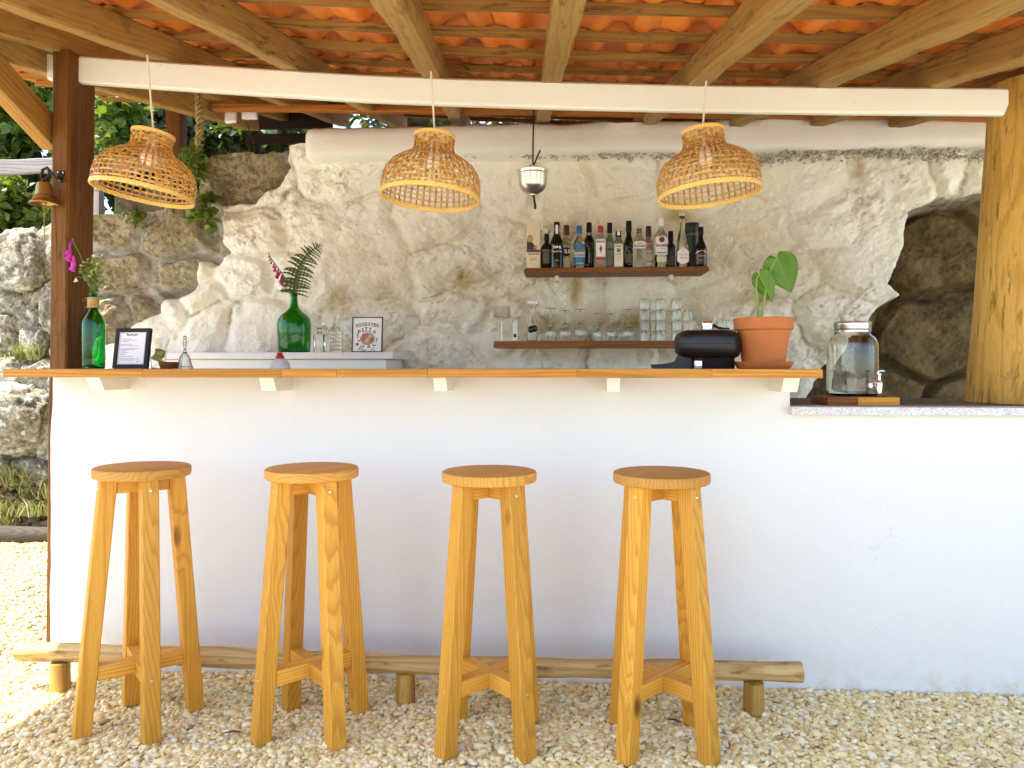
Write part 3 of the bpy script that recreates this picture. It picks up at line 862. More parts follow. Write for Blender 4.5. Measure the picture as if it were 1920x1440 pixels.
# ------------------------------------------------------------------ dry-stone boulders outside the bar end
bw = thing('boulder_wall', 'sunlit dry boulder wall beyond the square timber post', 'wall', (0, 0, 0))
def boulder(px, py, w, h, Y, seed, parent, mat=M_BOULDER, name='boulder'):
    s = mpp(px, Y); p = at(px, py, Y)
    v, f = ico(5)
    q = np.array([seed * 3.7, seed * 1.3, seed * 2.1])
    v2 = np.sign(v) * np.abs(v) ** 0.72                       # blocky
    n = fbm(v[:, 0] * 1.2 + q[0], v[:, 1] * 1.2 + q[1], v[:, 2] * 1.2 + q[2], 4, 3)
    rd = fbm(v[:, 0] * 4 + q[0], v[:, 1] * 4 + q[1], v[:, 2] * 4 + q[2], 3, 5, True)
    rf = fbm(v[:, 0] * 9 + q[0], v[:, 1] * 9 + q[1], v[:, 2] * 9 + q[2], 3, 9, True)
    v2 = v2 * (1 + 0.34 * n + 0.08 * rd + 0.03 * rf)[:, None] * np.array([w * s / 2, min(w, h) * s * 0.5, h * s / 2])
    a = (seed * 0.77) % 0.6 - 0.3
    x, z = v2[:, 0] * math.cos(a) - v2[:, 2] * math.sin(a), v2[:, 0] * math.sin(a) + v2[:, 2] * math.cos(a)
    me = np_mesh(name, np.stack([x, v2[:, 1], z], -1), f)
    return add_obj(name, me, mat, parent, (p.x, Y, p.z))
rb = random.Random(21)
main = [(52, 492, 96, 104), (-22, 500, 80, 90), (118, 480, 70, 100), (22, 566, 66, 52), (78, 556, 60, 34), (66, 604, 54, 66), (-20, 590, 70, 80), (20, 632, 62, 70), (76, 648, 60, 60), (118, 580, 60, 90),
        (30, 706, 90, 60), (92, 716, 74, 70), (-40, 690, 80, 90), (36, 792, 150, 120), (122, 800, 90, 110), (-60, 790, 90, 110), (66, 884, 90, 52), (-12, 872, 90, 70), (130, 890, 80, 60), (-110, 560, 110, 130), (-120, 710, 110, 130), (-130, 850, 110, 120), (160, 700, 90, 110), (160, 560, 80, 110)]
for i, (px, py, w, h) in enumerate(main):
    boulder(px, py, w * 1.08, h * 1.08, 5.12 + rb.uniform(-.04, .06) - max(0, (py - 650)) * 0.0006, i + 3, bw)
for i in range(26):
    boulder(rb.uniform(-150, 165), rb.uniform(450, 900), rb.uniform(28, 60), rb.uniform(24, 48), 5.20 + rb.uniform(-.08, .05), 60 + i, bw)
# fallen log and loose stones at the foot
p = at(40, 1026, 4.72)
mb = MB(); mb.tube([(-1.0 + 0.25 * k, 0.03 * math.sin(k * 1.3), 0.012 * math.sin(k)) for k in range(7)], [0.055 + 0.006 * math.sin(k * 2.1) for k in range(7)], 14)
tag(mb.build('fallen_log', W_OLDLOG, None, 60, (p.x, 4.66, 0.055)), 'grey weathered log lying along the gravel edge below the boulders', 'log')
for k, (px, py, w, h) in enumerate([(72, 1042, 26, 22), (46, 1050, 14, 12), (18, 1054, 18, 10)]):
    o = boulder(px, py, w, h, 4.48, 90 + k, None, M_RUBBLE, 'loose_stone')
    tag(o, ['ochre fist-sized stone lying before the weathered log', 'small grey stone lying before the weathered log', 'flat grey stone lying before the weathered log'][k], 'stone')

# ------------------------------------------------------------------ foliage
def leaves(name, P, size, mat, parent, bias=(0, -0.4, 0.6), elong=1.6, seed=0, label=None, cat=None, kind=None, spread=0.9):
    g2 = np.random.default_rng(seed); n = len(P)
    nrm = g2.normal(0, spread, (n, 3)) + np.array(bias); nrm /= np.linalg.norm(nrm, axis=1, keepdims=True)
    r = g2.normal(0, 1, (n, 3)); t = np.cross(nrm, r); t /= np.linalg.norm(t, axis=1, keepdims=True)
    b = np.cross(nrm, t)
    s = size * g2.uniform(0.6, 1.25, n)[:, None]
    L = t * s * elong / 2; W = b * s / 2; D = nrm * s * 0.16
    V = np.stack([P - L, P - L * 0.15 - W + D, P - L * 0.05, P - L * 0.15 + W + D, P + L * 0.5 - W * 0.55 + D * 0.6, P + L * 0.5 + W * 0.55 + D * 0.6, P + L - D], 1)
    base = (np.arange(n) * 7)[:, None, None]
    fq = np.array([[0, 1, 2], [0, 2, 3], [1, 4, 2], [2, 5, 3], [4, 6, 2], [2, 6, 5]])
    me = np_mesh(name, V.reshape(-1, 3), (fq[None] + base).reshape(-1, 3), False)
    f_attr(me, 'lv', np.repeat(np.clip(g2.beta(1.6, 2.2, n), 0, 1), 7))
    o = add_obj(name, me, mat, parent)
    if kind: tag(o, kind=kind)
    return o
def clump_points(c, r, n, clumps, seed):
    g2 = np.random.default_rng(seed)
    cc = g2.normal(0, 0.5, (clumps, 3)) * np.array(r)
    k = g2.integers(0, clumps, n)
    return np.array(c) + cc[k] + g2.normal(0, 0.20, (n, 3)) * np.array(r) * g2.uniform(0.6, 1.3, (clumps, 1))[k]
def shrub(name, label, cat, base, c, r, n, size, mat, seed, clumps=26, group=None, trunk=0.03, elong=1.6):
    t = thing(name, label, cat, base, group=group)
    b = Vector(base)
    P = clump_points(Vector(c) - b, r, n, clumps, seed)
    leaves('foliage' if name != 'tree' else 'crown', P, size, mat, t, seed=seed, elong=elong, kind='stuff')
    mb = MB(); rr = random.Random(seed)
    top = Vector(c) - b
    mb.tube([(0, 0, -0.05), top * 0.5 + Vector((rr.uniform(-.05, .05), 0, 0)), top], [trunk, trunk * 0.75, trunk * 0.35], 8)
    for k in range(9):
        e = Vector(P[rr.randrange(len(P))])
        s0 = top * rr.uniform(0.35, 0.95)
        mb.tube([s0, s0.lerp(e, 0.5) + Vector((0, 0, 0.05)), e], [trunk * 0.45, trunk * 0.3, trunk * 0.1], 6)
    mb.build('trunk' if name == 'tree' else 'stem', M_BARK, t)
    return t
def hz(y): return float(np.interp(y, [p[0] for p in prof], [p[1] for p in prof]))
def sh(px, py, Y, rx, rz, n, size, seed, label, mat=M_LEAF, **kw):
    c = at(px, py, Y); s = mpp(px, Y)
    return shrub('shrub', label, 'shrub', (c.x, Y, min(hz(Y), c.z - 0.1) if Y > 5 else c.z - rz * s * 0.6), c, (rx * s, 0.5 * min(rx, rz) * s + 0.10, rz * s), n, size, mat, seed, **kw)
sh(45, 225, 5.9, 75, 85, 2600, 0.070, 101, 'bright leafy shrub seen under the knee brace above the railing')
sh(-70, 250, 5.9, 80, 120, 1800, 0.075, 108, 'bushy shrub reaching past the outer end of the grey railing')
sh(40, 390, 5.35, 62, 52, 2600, 0.055, 102, 'sunlit creeper hanging over the boulders below the grey railing')
sh(-60, 380, 5.40, 70, 60, 1400, 0.058, 109, 'leafy creeper on the boulders past the railing end')
sh(215, 230, 5.9, 50, 62, 1900, 0.065, 103, 'leafy shrub between the square post and the woven lamp cord')
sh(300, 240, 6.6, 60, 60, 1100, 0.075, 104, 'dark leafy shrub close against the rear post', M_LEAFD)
sh(385, 390, 4.30, 14, 26, 170, 0.040, 105, 'small green fern growing from the bare brown stones', clumps=8, trunk=0.006)
sh(252, 405, 4.33, 16, 12, 70, 0.040, 106, 'small weed sprouting on the bare stones below the woven lamp', clumps=6, trunk=0.005)
sh(362, 300, 4.36, 16, 30, 120, 0.035, 107, 'straggly creeper at the foot of the hanging dried braid', clumps=8, trunk=0.005)
sh(70, 385, 6.3, 110, 60, 2400, 0.085, 121, 'dense green thicket on the slope behind the sunlit creeper')
sh(-110, 370, 6.3, 120, 70, 1600, 0.09, 122, 'dense green thicket on the slope past the railing end')
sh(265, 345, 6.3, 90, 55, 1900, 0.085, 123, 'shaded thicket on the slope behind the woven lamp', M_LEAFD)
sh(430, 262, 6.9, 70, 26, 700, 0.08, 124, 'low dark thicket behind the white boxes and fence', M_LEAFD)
def tree(px, py, Y, rx, rz, n, size, seed, label, mat=M_LEAFD):
    c = at(px, py, Y); s = mpp(px, Y)
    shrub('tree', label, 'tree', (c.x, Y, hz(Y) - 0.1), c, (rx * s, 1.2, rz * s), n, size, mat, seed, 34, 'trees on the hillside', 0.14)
tree(120, 120, 9.5, 190, 150, 3600, 0.17, 201, 'dark tree on the hillside above the railing')
tree(330, 210, 8.5, 150, 80, 2600, 0.15, 202, 'dark tree on the hillside behind the rear post')
tree(500, 225, 9.5, 120, 60, 900, 0.13, 203, 'thin tree on the hillside behind the white boxes')
tree(820, 200, 10.5, 220, 50, 900, 0.14, 204, 'sparse tree on the hillside seen above the white plaster band')
tree(1150, 190, 11.5, 200, 60, 700, 0.15, 205, 'sparse tree on the hillside behind the hanging iron hook')
tree(1600, 200, 11.0, 260, 60, 1200, 0.15, 206, 'tree on the hillside behind the log post')
tree(-180, 140, 9.0, 200, 170, 2600, 0.17, 207, 'dark tree on the hillside far along the railing')
def grass(px, py, Y, n, h, spread, seed, label):
    p = at(px, py, Y); g2 = random.Random(seed)
    vs = []; fs = []; lv = []
    for k in range(n):
        a = g2.uniform(0, 2 * math.pi); r = spread * math.sqrt(g2.random()); hh = h * g2.uniform(0.5, 1.2)
        b = Vector((r * math.cos(a), r * math.sin(a) * 0.6, -0.01)); lean = Vector((g2.uniform(-.6, .6), g2.uniform(-.6, .3), 1)).normalized() * hh
        w = Vector((math.cos(a + 1), math.sin(a + 1), 0)) * 0.004
        i = len(vs); m = b + lean * 0.55; t = b + lean + Vector((lean.x * 0.5, lean.y * 0.5, -0.25 * hh))
        vs += [b - w, b + w, m + w * 0.8, m - w * 0.8, t]
        fs += [(i, i + 1, i + 2), (i, i + 2, i + 3), (i + 3, i + 2, i + 4)]
        lv += [g2.random()] * 5
    me = np_mesh('grass_tuft', np.array([v[:] for v in vs]), np.array(fs), False); f_attr(me, 'lv', lv)
    tag(add_obj('grass_tuft', me, M_GRASS, None, p), label, 'grass', None, 'stuff')
grass(56, 672, 5.0, 120, 0.17, 0.10, 1, 'dry grass tuft growing between the boulders just above bar height')
grass(10, 680, 5.0, 60, 0.12, 0.10, 2, 'small dry grass tuft between the boulders beside a taller tuft')
grass(28, 905, 4.86, 170, 0.20, 0.16, 3, 'yellow-green grass tuft at the foot of the big mossy boulder')
grass(40, 960, 4.80, 220, 0.16, 0.26, 4, 'straw and grass on the bank behind the weathered log')
grass(75, 930, 4.84, 120, 0.18, 0.14, 6, 'pale grass tuft on the bank close to the bar end')
grass(-20, 985, 4.78, 120, 0.14, 0.2, 7, 'loose straw tuft on the bank past the weathered log end')
grass(18, 1035, 4.56, 60, 0.09, 0.08, 5, 'green weed beside the weathered log')
P = np.array([at(rb.uniform(-60, 110), rb.uniform(905, 1010), 4.84)[:] for _ in range(420)])
lt = leaves('leaf_litter', P, 0.045, leaf_mat('dry_leaf', (0.20, 0.12, 0.06), (0.52, 0.42, 0.28), 0.15), None, seed=8, elong=1.3)
tag(lt, 'dry brown leaf litter on the bank behind the weathered log', 'leaves', None, 'stuff')

# grey railing at the head of the boulders
ra, rc = at(-160, 316, 5.05), at(366, 308, 5.05)
rl = thing('wooden_railing', 'weathered wooden railing board on a post above the boulders', 'railing', (ra.x, 5.05, ra.z))
mb = MB(); timber(mb, (0, 0, 0), rc - ra, 0.045, 0.10, 16, 0.004, 31); mb.build('board', W_GREY, rl, 30)
p = at(181, 500, 4.98); mb = MB(); mb.box((p.x - ra.x, -0.06, (0.35 - ra.z + 0.05) / 2), (0.062, 0.062, ra.z - 0.35 + 0.04), 0.004)
mb.build('post', W_GREY, rl, 30)
# dark boards of a hillside fence
fa = at(470, 222, 5.25)
fn = thing('hillside_fence', 'dark board fence in the gap beside the white plaster band', 'fence', (fa.x, 5.25, 1.6))
for k, (py, h) in enumerate(((222, 0.16), (262, 0.07))):
    q = at(470, py, 5.25); mb = MB(); mb.box((0.28, 0, q.z - 1.6), (0.62, 0.03, h), 0.003); mb.build('board', W_DARKX, fn)
for k in range(2):
    mb = MB(); mb.box((0.02 + 0.52 * k, 0.041, 0.52), (0.07, 0.05, 1.3), 0.003); mb.build('post', W_DARKX, fn)

# ================================================================== THE BAR
YBW = 2.70
xl = at(99, 720, YBW).x; xstep = at(1481, 740, YBW).x; xend = at(2040, 900, YBW).x
zs0 = at(1700, 779, 2.66).z                              # underside of stone slab
ztop = 1.084
bar = thing('bar_counter', 'white plastered bar counter with a long oak top on brackets', 'bar counter', (xl, YBW, 0))
# front wall: gently uneven plaster sheet with thickness
poly = []
nst = 40
for k in range(nst + 1):
    z = (ztop) * k / nst
    poly.append((0.012 * float(fbm(np.array([k * 0.16]), np.array([0.5]), np.array([0.0]), 3, 77)[0]) - 0.012 * (1 - k / nst), z))
poly += [(xstep - xl, ztop), (xstep - xl, zs0 - 0.001), (xend - xl, zs0 - 0.001), (xend - xl, 0.0)]
mb = MB(); mb.prism(poly, 0.0, 0.15); mb.build('front_wall', M_PLASTER, bar, 30)
YB_F, YB_K = 2.45, 3.02
zb_t, zb_b = 1.113, ztop + 0.001
xa, xz = at(5, 698, YB_F).x, at(1543, 698, YB_F).x
top_ = bpy.data.objects.new('bar_top', None); link(top_, bar); top_.location = (xa - xl, YB_F - YBW, zb_b)
rr = random.Random(12); rows = 8; dyy = (YB_K - YB_F) / rows; xn = pt.x
for r in range(rows):
    x = 0.0
    while x < xz - xa - 1e-4:
        L = rr.uniform(0.18, 0.62)
        if r == 0 and x == 0: L = 0.49
        if xz - xa - x - L < 0.12: L = xz - xa - x
        mb = MB(); mb.box((0, 0, 0), (L - 0.0006, dyy - 0.0006, zb_t - zb_b), 0.0012)
        mb.build('stave', W_BAR, top_, 30, (x + L / 2, dyy * (r + 0.5), (zb_t - zb_b) / 2 + rr.uniform(0, 0.0005)))
        x += L
mb = MB(); mb.box((xstep - xl - 0.008, 0.20, (zs0 + ztop) / 2 + 0.02), (0.016, 0.10, ztop - zs0 - 0.045), 0.002); mb.build('end_board', W_PINE, bar)
for (fa_, fb_) in ((160, 186), (485, 512), (812, 836), (1139, 1163), (1470, 1500)):
    y_f = 2.515
    x_a, x_b = at(fa_, 715, y_f).x, at(fb_, 715, y_f).x
    w = min(x_b - x_a, 0.055); h = 0.046
    mb = MB(); mb.add([(-w / 2, 0, 0), (w / 2, 0, 0), (w / 2, YBW - y_f, 0), (-w / 2, YBW - y_f, 0), (-w / 2, 0.03, -h), (w / 2, 0.03, -h), (w / 2, YBW - y_f, -h), (-w / 2, YBW - y_f, -h)],
                      [[0, 1, 2, 3], [7, 6, 5, 4], [0, 4, 5, 1], [1, 5, 6, 2], [2, 6, 7, 3], [3, 7, 4, 0]])
    mb.build('bracket', M_BEAM, bar, 0, ((x_a + x_b) / 2 - xl, y_f - YBW, ztop))
mb = MB(); mb.box(((xstep - xl) / 2 + 0.1, 0.15 + 0.2, 0.92), (xstep - xl - 0.4, 0.398, 0.03), 0.003); mb.build('inner_shelf', W_DARKX, bar)
# lower stone counter
xs0 = at(1484, 770, 2.66).x
st = thing('stone_counter', 'pale granite counter slab beside the bar end under the log post', 'counter', (xs0, 2.66, 0))
mb = MB(); mb.box(((xend - xs0) / 2, 0.055, (zslab + zs0) / 2), (xend - xs0, 0.11, zslab - zs0), 0.004); mb.build('slab', M_GRANITE, st)
mb = MB(); mb.box(((xend - xs0) / 2 + 0.03, 0.455, (zslab + zs0) / 2 - 0.001), (xend - xs0 - 0.06, 0.688, zslab - zs0), 0.006); mb.build('rough_top', M_EARTH, st)
mb = MB(); mb.box(((xend - xs0) / 2 + 0.02, 0.50, zs0 / 2 - 0.002), (xend - xs0 - 0.06, 0.55, zs0 - 0.004), 0.0); mb.build('base', M_PLASTER, st)

# rear ledge with slab
xe = at(737, 660, 3.92).x; xw = at(196, 660, 3.92).x
zl = at(500, 660.5, 3.92).z; zlb = at(500, 673, 3.92).z
ld = thing('rear_ledge', 'low white masonry ledge with a pale stone slab against the rock wall', 'ledge', (xw, 3.92, 0))
mb = MB(); mb.box(((xe - xw) / 2, 0.22, (zl + zlb) / 2), (xe - xw, 0.44, zl - zlb), 0.006); mb.build('slab', M_LEDGE, ld)
mb = MB(); mb.box(((xe - xw) / 2 - 0.02, 0.24, (zlb - 0.001) / 2), (xe - xw - 0.05, 0.40, zlb - 0.001), 0.01); mb.build('base', M_PLASTER, ld)

# foot rail
fa, fb = at(36, 1228, 2.52), at(1503, 1252, 2.52)
zr = 0.130
fr = thing('foot_rail', 'rustic log foot rail on short stumps along the foot of the bar', 'foot rail', (fa.x, 2.52, 0))
L = fb.x - fa.x; pts = []; rad = []
for k in range(41):
    t = k / 40
    pts.append((L * t, 0.003 * math.sin(k * 0.21), zr + 0.004 * math.sin(k * 0.17 + 1)))
    rad.append(0.0310 + 0.0014 * math.sin(k * 0.8) + 0.0012 * math.sin(k * 2.1) + (0.004 if k in (11, 12, 26) else 0))
mb = MB(); mb.tube(pts, rad, 18); mb.build('rail', W_RAIL, fr, 50)
for px in (113, 760, 1413):
    x = at(px, 1300, 2.51).x
    mb = MB(); mb.lathe([(0.0335, 0.0), (0.033, 0.05), (0.0315, 0.1035)], 16, None, True, True)
    mb.build('stump', W_RAILZ, fr, 50, (x - fa.x, -0.01, 0))

# ------------------------------------------------------------------ stools
SEAT_Z, SEAT_T, SEAT_R = 0.803, 0.031, 0.142
def make_stool():
    t = thing('bar_stool', 'x', 'stool', group='pine bar stools')
    mb = MB(); r = SEAT_R; b = 0.006
    mb.lathe([(0.0001, 0), (r - b, 0), (r - b * 0.3, b * 0.3), (r, b), (r, SEAT_T - b), (r - b * 0.3, SEAT_T - b * 0.3), (r - b, SEAT_T), (0.0001, SEAT_T)], 64)
    mb.build('seat', W_SEAT, t, 30, (0, 0, SEAT_Z - SEAT_T), (0, 0, R(20)))
    zt = SEAT_Z - SEAT_T - 0.0005; rb_, rt_ = 0.163, 0.097; s = 0.0245
    for k in range(4):
        mb = MB(); rings = []
        for z in (0.0, 0.004, zt * 0.5, zt):
            c = rb_ + (rt_ - rb_) * z / zt; q = s - (0.002 if z == 0 else 0); e = 0.003
            rings.append([(c - q + e, -q, z), (c + q - e, -q, z), (c + q, -q + e, z), (c + q, q - e, z), (c + q - e, q, z), (c - q + e, q, z), (c - q, q - e, z), (c - q, -q + e, z)])
        mb.loft(rings); leg = mb.build('leg', W_PINE, t, 30, (0, 0, 0), (0, 0, k * math.pi / 2))
        for z in (0.185, zt - 0.03):
            c = rb_ + (rt_ - rb_) * z / zt
            sc_ = MB(); sc_.lathe([(0.0001, 0.0012), (0.0030, 0.0012), (0.0042, 0.0)], 12, Matrix.Translation((c + s, 0, z)) @ Matrix.Rotation(R(90), 4, 'Y'))
            sc_.build('screw', M_STEEL, leg)
    for z, h, w in ((0.185, 0.046, 0.040), (zt - 0.0235, 0.046, 0.036)):
        c = rb_ + (rt_ - rb_) * z / zt - s
        for k in range(2):
            mb = MB()
            if k == 0: mb.box((0, 0, 0), (2 * c, w, h), 0.002)
            else:
                for sg in (-1, 1): mb.box((sg * (c + w / 2) / 2, 0, 0), (c - w / 2 - 0.0006, w, h), 0.002)
            mb.build('stretcher' if z < 0.3 else 'apron', W_PINE_X, t, 30, (0, 0, z), (0, 0, k * math.pi / 2))
    return t
st0 = make_stool()
slab = ['pine bar stool standing nearest the square timber post and bell', 'second pine bar stool from the square timber post', 'third pine bar stool from the square timber post', 'pine bar stool farthest from the square timber post, nearest the potted plant']
for i, (px, yf, rot, tl) in enumerate(((223, 2.19, 40, 0.008), (561, 2.20, 43, 0), (910, 2.165, 45, 0), (1251, 2.175, 46, -0.004))):
    c = at(px, 1380, yf)
    o = st0 if i == 0 else copy_tree(st0)
    o.location = (c.x, yf + 0.115, 0.006); o.rotation_euler = (0, tl, R(rot)); o['label'] = slab[i]

# ================================================================== THINGS
def sub(n_, parent, mat, mb, smooth=40, loc=None, rot=None): return mb.build(n_, mat, parent, smooth, loc, rot)
# ------------------------------------------------------------------ woven pendant lamps
def bamboo_mat(name, cols):
    m, nt, bs, out = new_mat(name)
    v = obj_coords(nt)
    c = ramp(nt, noise(nt, v, 38, 4), [(0.3, cols[0]), (0.5, cols[1]), (0.7, cols[2])])
    nt.links.new(c, bs.inputs['Base Color']); setin(bs, Roughness=0.45)
    tr = nd(nt, 'BsdfTranslucent'); tr.inputs[0].default_value = (0.80, 0.50, 0.12, 1)
    mx = nd(nt, 'MixShader'); mx.inputs[0].default_value = 0.40
    nt.links.new(bs.outputs[0], mx.inputs[1]); nt.links.new(tr.outputs[0], mx.inputs[2]); nt.links.new(mx.outputs[0], out.inputs[0])
    return m
M_BAMBOO = bamboo_mat('bamboo_upright', [(0.42, 0.20, 0.025), (0.62, 0.35, 0.065), (0.80, 0.54, 0.16)])
M_BAMBOO2 = bamboo_mat('bamboo_hoop', [(0.66, 0.42, 0.10), (0.84, 0.61, 0.20), (0.92, 0.76, 0.38)])
M_RIM = plain('bamboo_rim', (0.78, 0.50, 0.11), 0.45, var=0.2, scale=30)
M_LASH = plain('bamboo_lashing', (0.84, 0.64, 0.26), 0.5, var=0.15)
LP = [(0.1735, 0.0), (0.1765, 0.025), (0.1765, 0.050), (0.171, 0.078), (0.162, 0.098), (0.147, 0.118), (0.124, 0.136), (0.100, 0.149), (0.083, 0.160), (0.0745, 0.172), (0.0705, 0.186), (0.0700, 0.204), (0.071, 0.224)]
_zs = [p[1] for p in LP]; _rs = [p[0] for p in LP]
def lamp_r(z): return float(np.interp(z, _zs, _rs))
def make_lamp():
    t = thing('pendant_lamp', 'x', 'lamp', group='woven pendant lamps')
    mb = MB(); rl_ = random.Random(2)
    # arc-length positions of the hoops
    hoops = [0.019, 0.037, 0.055, 0.072, 0.088, 0.103, 0.118, 0.132, 0.145, 0.158, 0.172, 0.187, 0.203, 0.214]
    NS = 46; TH = 0.0009
    def strip(pts, wid, nrm):
        vs = []; fs = []; n = len(pts)
        for p, w, nn in zip(pts, wid, nrm):
            for sw, sn in ((-1, -1), (1, -1), (1, 1), (-1, 1)): vs.append(p + w * sw + nn * (TH / 2 * sn))
        for i in range(n - 1):
            for k in range(4): fs.append([i * 4 + k, i * 4 + (k + 1) % 4, (i + 1) * 4 + (k + 1) % 4, (i + 1) * 4 + k])
        mb.add(vs, fs)
    for k in range(NS):
        a = 2 * math.pi * (k + rl_.uniform(-.08, .08)) / NS
        er = Vector((math.cos(a), math.sin(a), 0)); et = Vector((-math.sin(a), math.cos(a), 0))
        ztop_ = 0.222 if k % 2 == 0 else rl_.uniform(0.128, 0.152)
        zs_ = [0.0] + [h for h in hoops if h < ztop_] + [ztop_]
        zz = []
        for i in range(len(zs_) - 1): zz += [zs_[i], (zs_[i] + zs_[i + 1]) / 2]
        zz.append(zs_[-1]); pts = []; wid = []; nr_ = []
        for i, z in enumerate(zz):
            r = lamp_r(z); dr = (lamp_r(min(z + .004, .224)) - lamp_r(max(z - .004, 0))) / 0.008
            nn = (er - Vector((0, 0, dr))).normalized()
            hi = i // 2
            off = 0.0019 * (1 if (hi + k // 2) % 2 else -1) if i % 2 == 0 and 0 < i < len(zz) - 1 else 0
            w = (0.0056 if z > 0.12 else 0.0042) if k % 2 == 0 else 0.0034
            w = min(w, 0.42 * 2 * math.pi * r / NS * (2 if z > 0.13 else 1))
            pts.append(er * r + Vector((0, 0, z)) + nn * off); wid.append(et * w); nr_.append(nn)
        strip(pts, wid, nr_)
    o = mb.build('upright_strips', M_BAMBOO, t, 30); tag(o, kind='stuff'); mb = MB()
    for hi, z in enumerate(hoops):
        NSEG = NS
        pts = []; wid = []; nr_ = []
        for k in range(NSEG + 1):
            a = 2 * math.pi * k / NSEG; er = Vector((math.cos(a), math.sin(a), 0))
            zz = z + 0.0012 * math.sin(a * 3 + hi)
            r = lamp_r(zz); dr = (lamp_r(min(z + .004, .224)) - lamp_r(max(z - .004, 0))) / 0.008
            nn = (er - Vector((0, 0, dr))).normalized(); tv = Vector((er.x * dr, er.y * dr, 1)).normalized()
            off = -0.0019 * (1 if (hi + 1 + (k % NS) // 2) % 2 else -1)
            w = 0.0027 + 0.0007 * math.sin(hi * 2.3)
            pts.append(er * r + Vector((0, 0, zz)) + nn * off); wid.append(tv * w); nr_.append(nn)
        strip(pts, wid, nr_)
    o = mb.build('hoop_strips', M_BAMBOO2, t, 30); tag(o, kind='stuff')
    def band(name, z, r, h, nl):
        mb = MB(); prof_ = [(r - 0.0028, z - h), (r + 0.0028, z - h), (r + 0.0034, z), (r + 0.0028, z + h), (r - 0.0028, z + h), (r - 0.0034, z), (r - 0.0028, z - h)]
        mb.lathe(prof_, 72); b = mb.build(name, M_RIM, t, 40)
        mb = MB()
        for k in range(nl):
            a = 2 * math.pi * k / nl; d = 2 * math.pi / nl * 0.5
            loop = []
            for q in range(9):
                w = 2 * math.pi * q / 8
                rr_ = r + 0.0040 * math.cos(w); z_ = z + (h + 0.0012) * math.sin(w); aa = a + d * math.sin(w)
                loop.append((rr_ * math.cos(aa), rr_ * math.sin(aa), z_))
            mb.tube(loop, 0.0011, 5)
        l = mb.build('lashing', M_LASH, b); tag(l, kind='stuff')
    band('bottom_rim', 0.004, 0.1745, 0.0075, 46)
    band('top_rim', 0.224, 0.0715, 0.006, 26)
    mb = MB(); mb.lathe([(0.0001, 0.105), (0.018, 0.108), (0.029, 0.125), (0.031, 0.142), (0.024, 0.160), (0.014, 0.175), (0.0135, 0.185)], 20)
    sub('bulb', t, plain('frosted_bulb', (0.85, 0.84, 0.80), 0.3), mb)
    mb = MB(); mb.lathe([(0.016, 0.182), (0.018, 0.186), (0.018, 0.216), (0.010, 0.226), (0.0035, 0.230)], 18, None, True, True)
    sub('socket', t, M_CORD, mb)
    mb = MB()
    for k in range(3):
        a = 2 * math.pi * k / 3; mb.tube([(0.017 * math.cos(a), 0.017 * math.sin(a), 0.212), (0.071 * math.cos(a), 0.071 * math.sin(a), 0.219)], 0.0014, 6)
    sub('hanger', t, M_CORD, mb)
    return t
def rafter_z(x, y): return O_ROOF.z + SX * (x - O_ROOF.x) + SY * (y - O_ROOF.y) + sag(x - O_ROOF.x)
lamp0 = make_lamp()
lab = ['woven bamboo pendant lamp hanging in front of the square timber post', 'woven bamboo pendant lamp hanging between the square post and the steel cup', 'woven bamboo pendant lamp hanging above the liquor shelf end']
lamps = [lamp0, copy_tree(lamp0), copy_tree(lamp0)]
for i, (px, py, tx, ty) in enumerate(((268, 364, -3, 8.5), (806, 372, -3.5, 4), (1330, 366, -2, -5.5))):
    YL = 2.70; c = at(px, py, YL)
    o = lamps[i]
    o.location = c; o.rotation_euler = (R(tx), R(ty), 0); o['label'] = lab[i]
    M = o.rotation_euler.to_matrix(); topp = M @ Vector((0, 0, 0.228))
    zt_ = rafter_z(c.x + topp.x, YL) - c.z
    end = Vector((topp.x + (at((270, 805, 1327)[i], 150, YL).x - c.x - topp.x) * 0.8, topp.y, zt_ + 0.004))
    inv = M.to_4x4().inverted()
    mb = MB(); mb.tube([inv @ topp, inv @ topp.lerp(end, 0.5), inv @ end], 0.0034, 8); sub('cord', o, M_CORD, mb)

# ------------------------------------------------------------------ brass bell on the post
YBL = 2.74
pbk = at(112, 330, YP - 0.001); pc_ = at(83, 383, YBL)
bell = thing('brass_bell', 'aged brass bell on a scrolled bracket fixed to the square timber post', 'bell', (pc_.x, YBL, pc_.z))
s = mpp(83, YBL); prof_ = [(0.0265, 0), (0.0272, 0.003), (0.023, 0.010), (0.018, 0.020), (0.0155, 0.036), (0.0145, 0.055), (0.0125, 0.070), (0.007, 0.077), (0.0001, 0.079)]
mb = MB(); mb.lathe([(r * 1.9, z * 1.12) for r, z in prof_] , 28); mb.lathe([(r * 1.9 - 0.003, z * 1.06) for r, z in prof_[:-1]], 28); mb.lathe([(0.0475, 0.0), (0.0525, 0.0)], 28)
sub('bell_body', bell, M_BRASS, mb)
mb = MB()
for z in (0.022, 0.028): mb.lathe([(0.0365 - (z - .022) * .5, z), (0.038 - (z - .022) * .5, z + 0.002), (0.0365 - (z - .022) * .5, z + 0.004)], 28)
sub('bell_ring', bell, M_BRASS, mb)
mb = MB(); mb.tube([(0, 0, 0.085), (0, 0, 0.02)], 0.003, 8); mb.lathe([(0.0001, -0.004), (0.008, 0), (0.010, 0.008), (0.006, 0.016), (0.0001, 0.018)], 14)
sub('clapper', bell, M_BRASS, mb)
q = pbk - Vector((pc_.x, YBL, pc_.z))
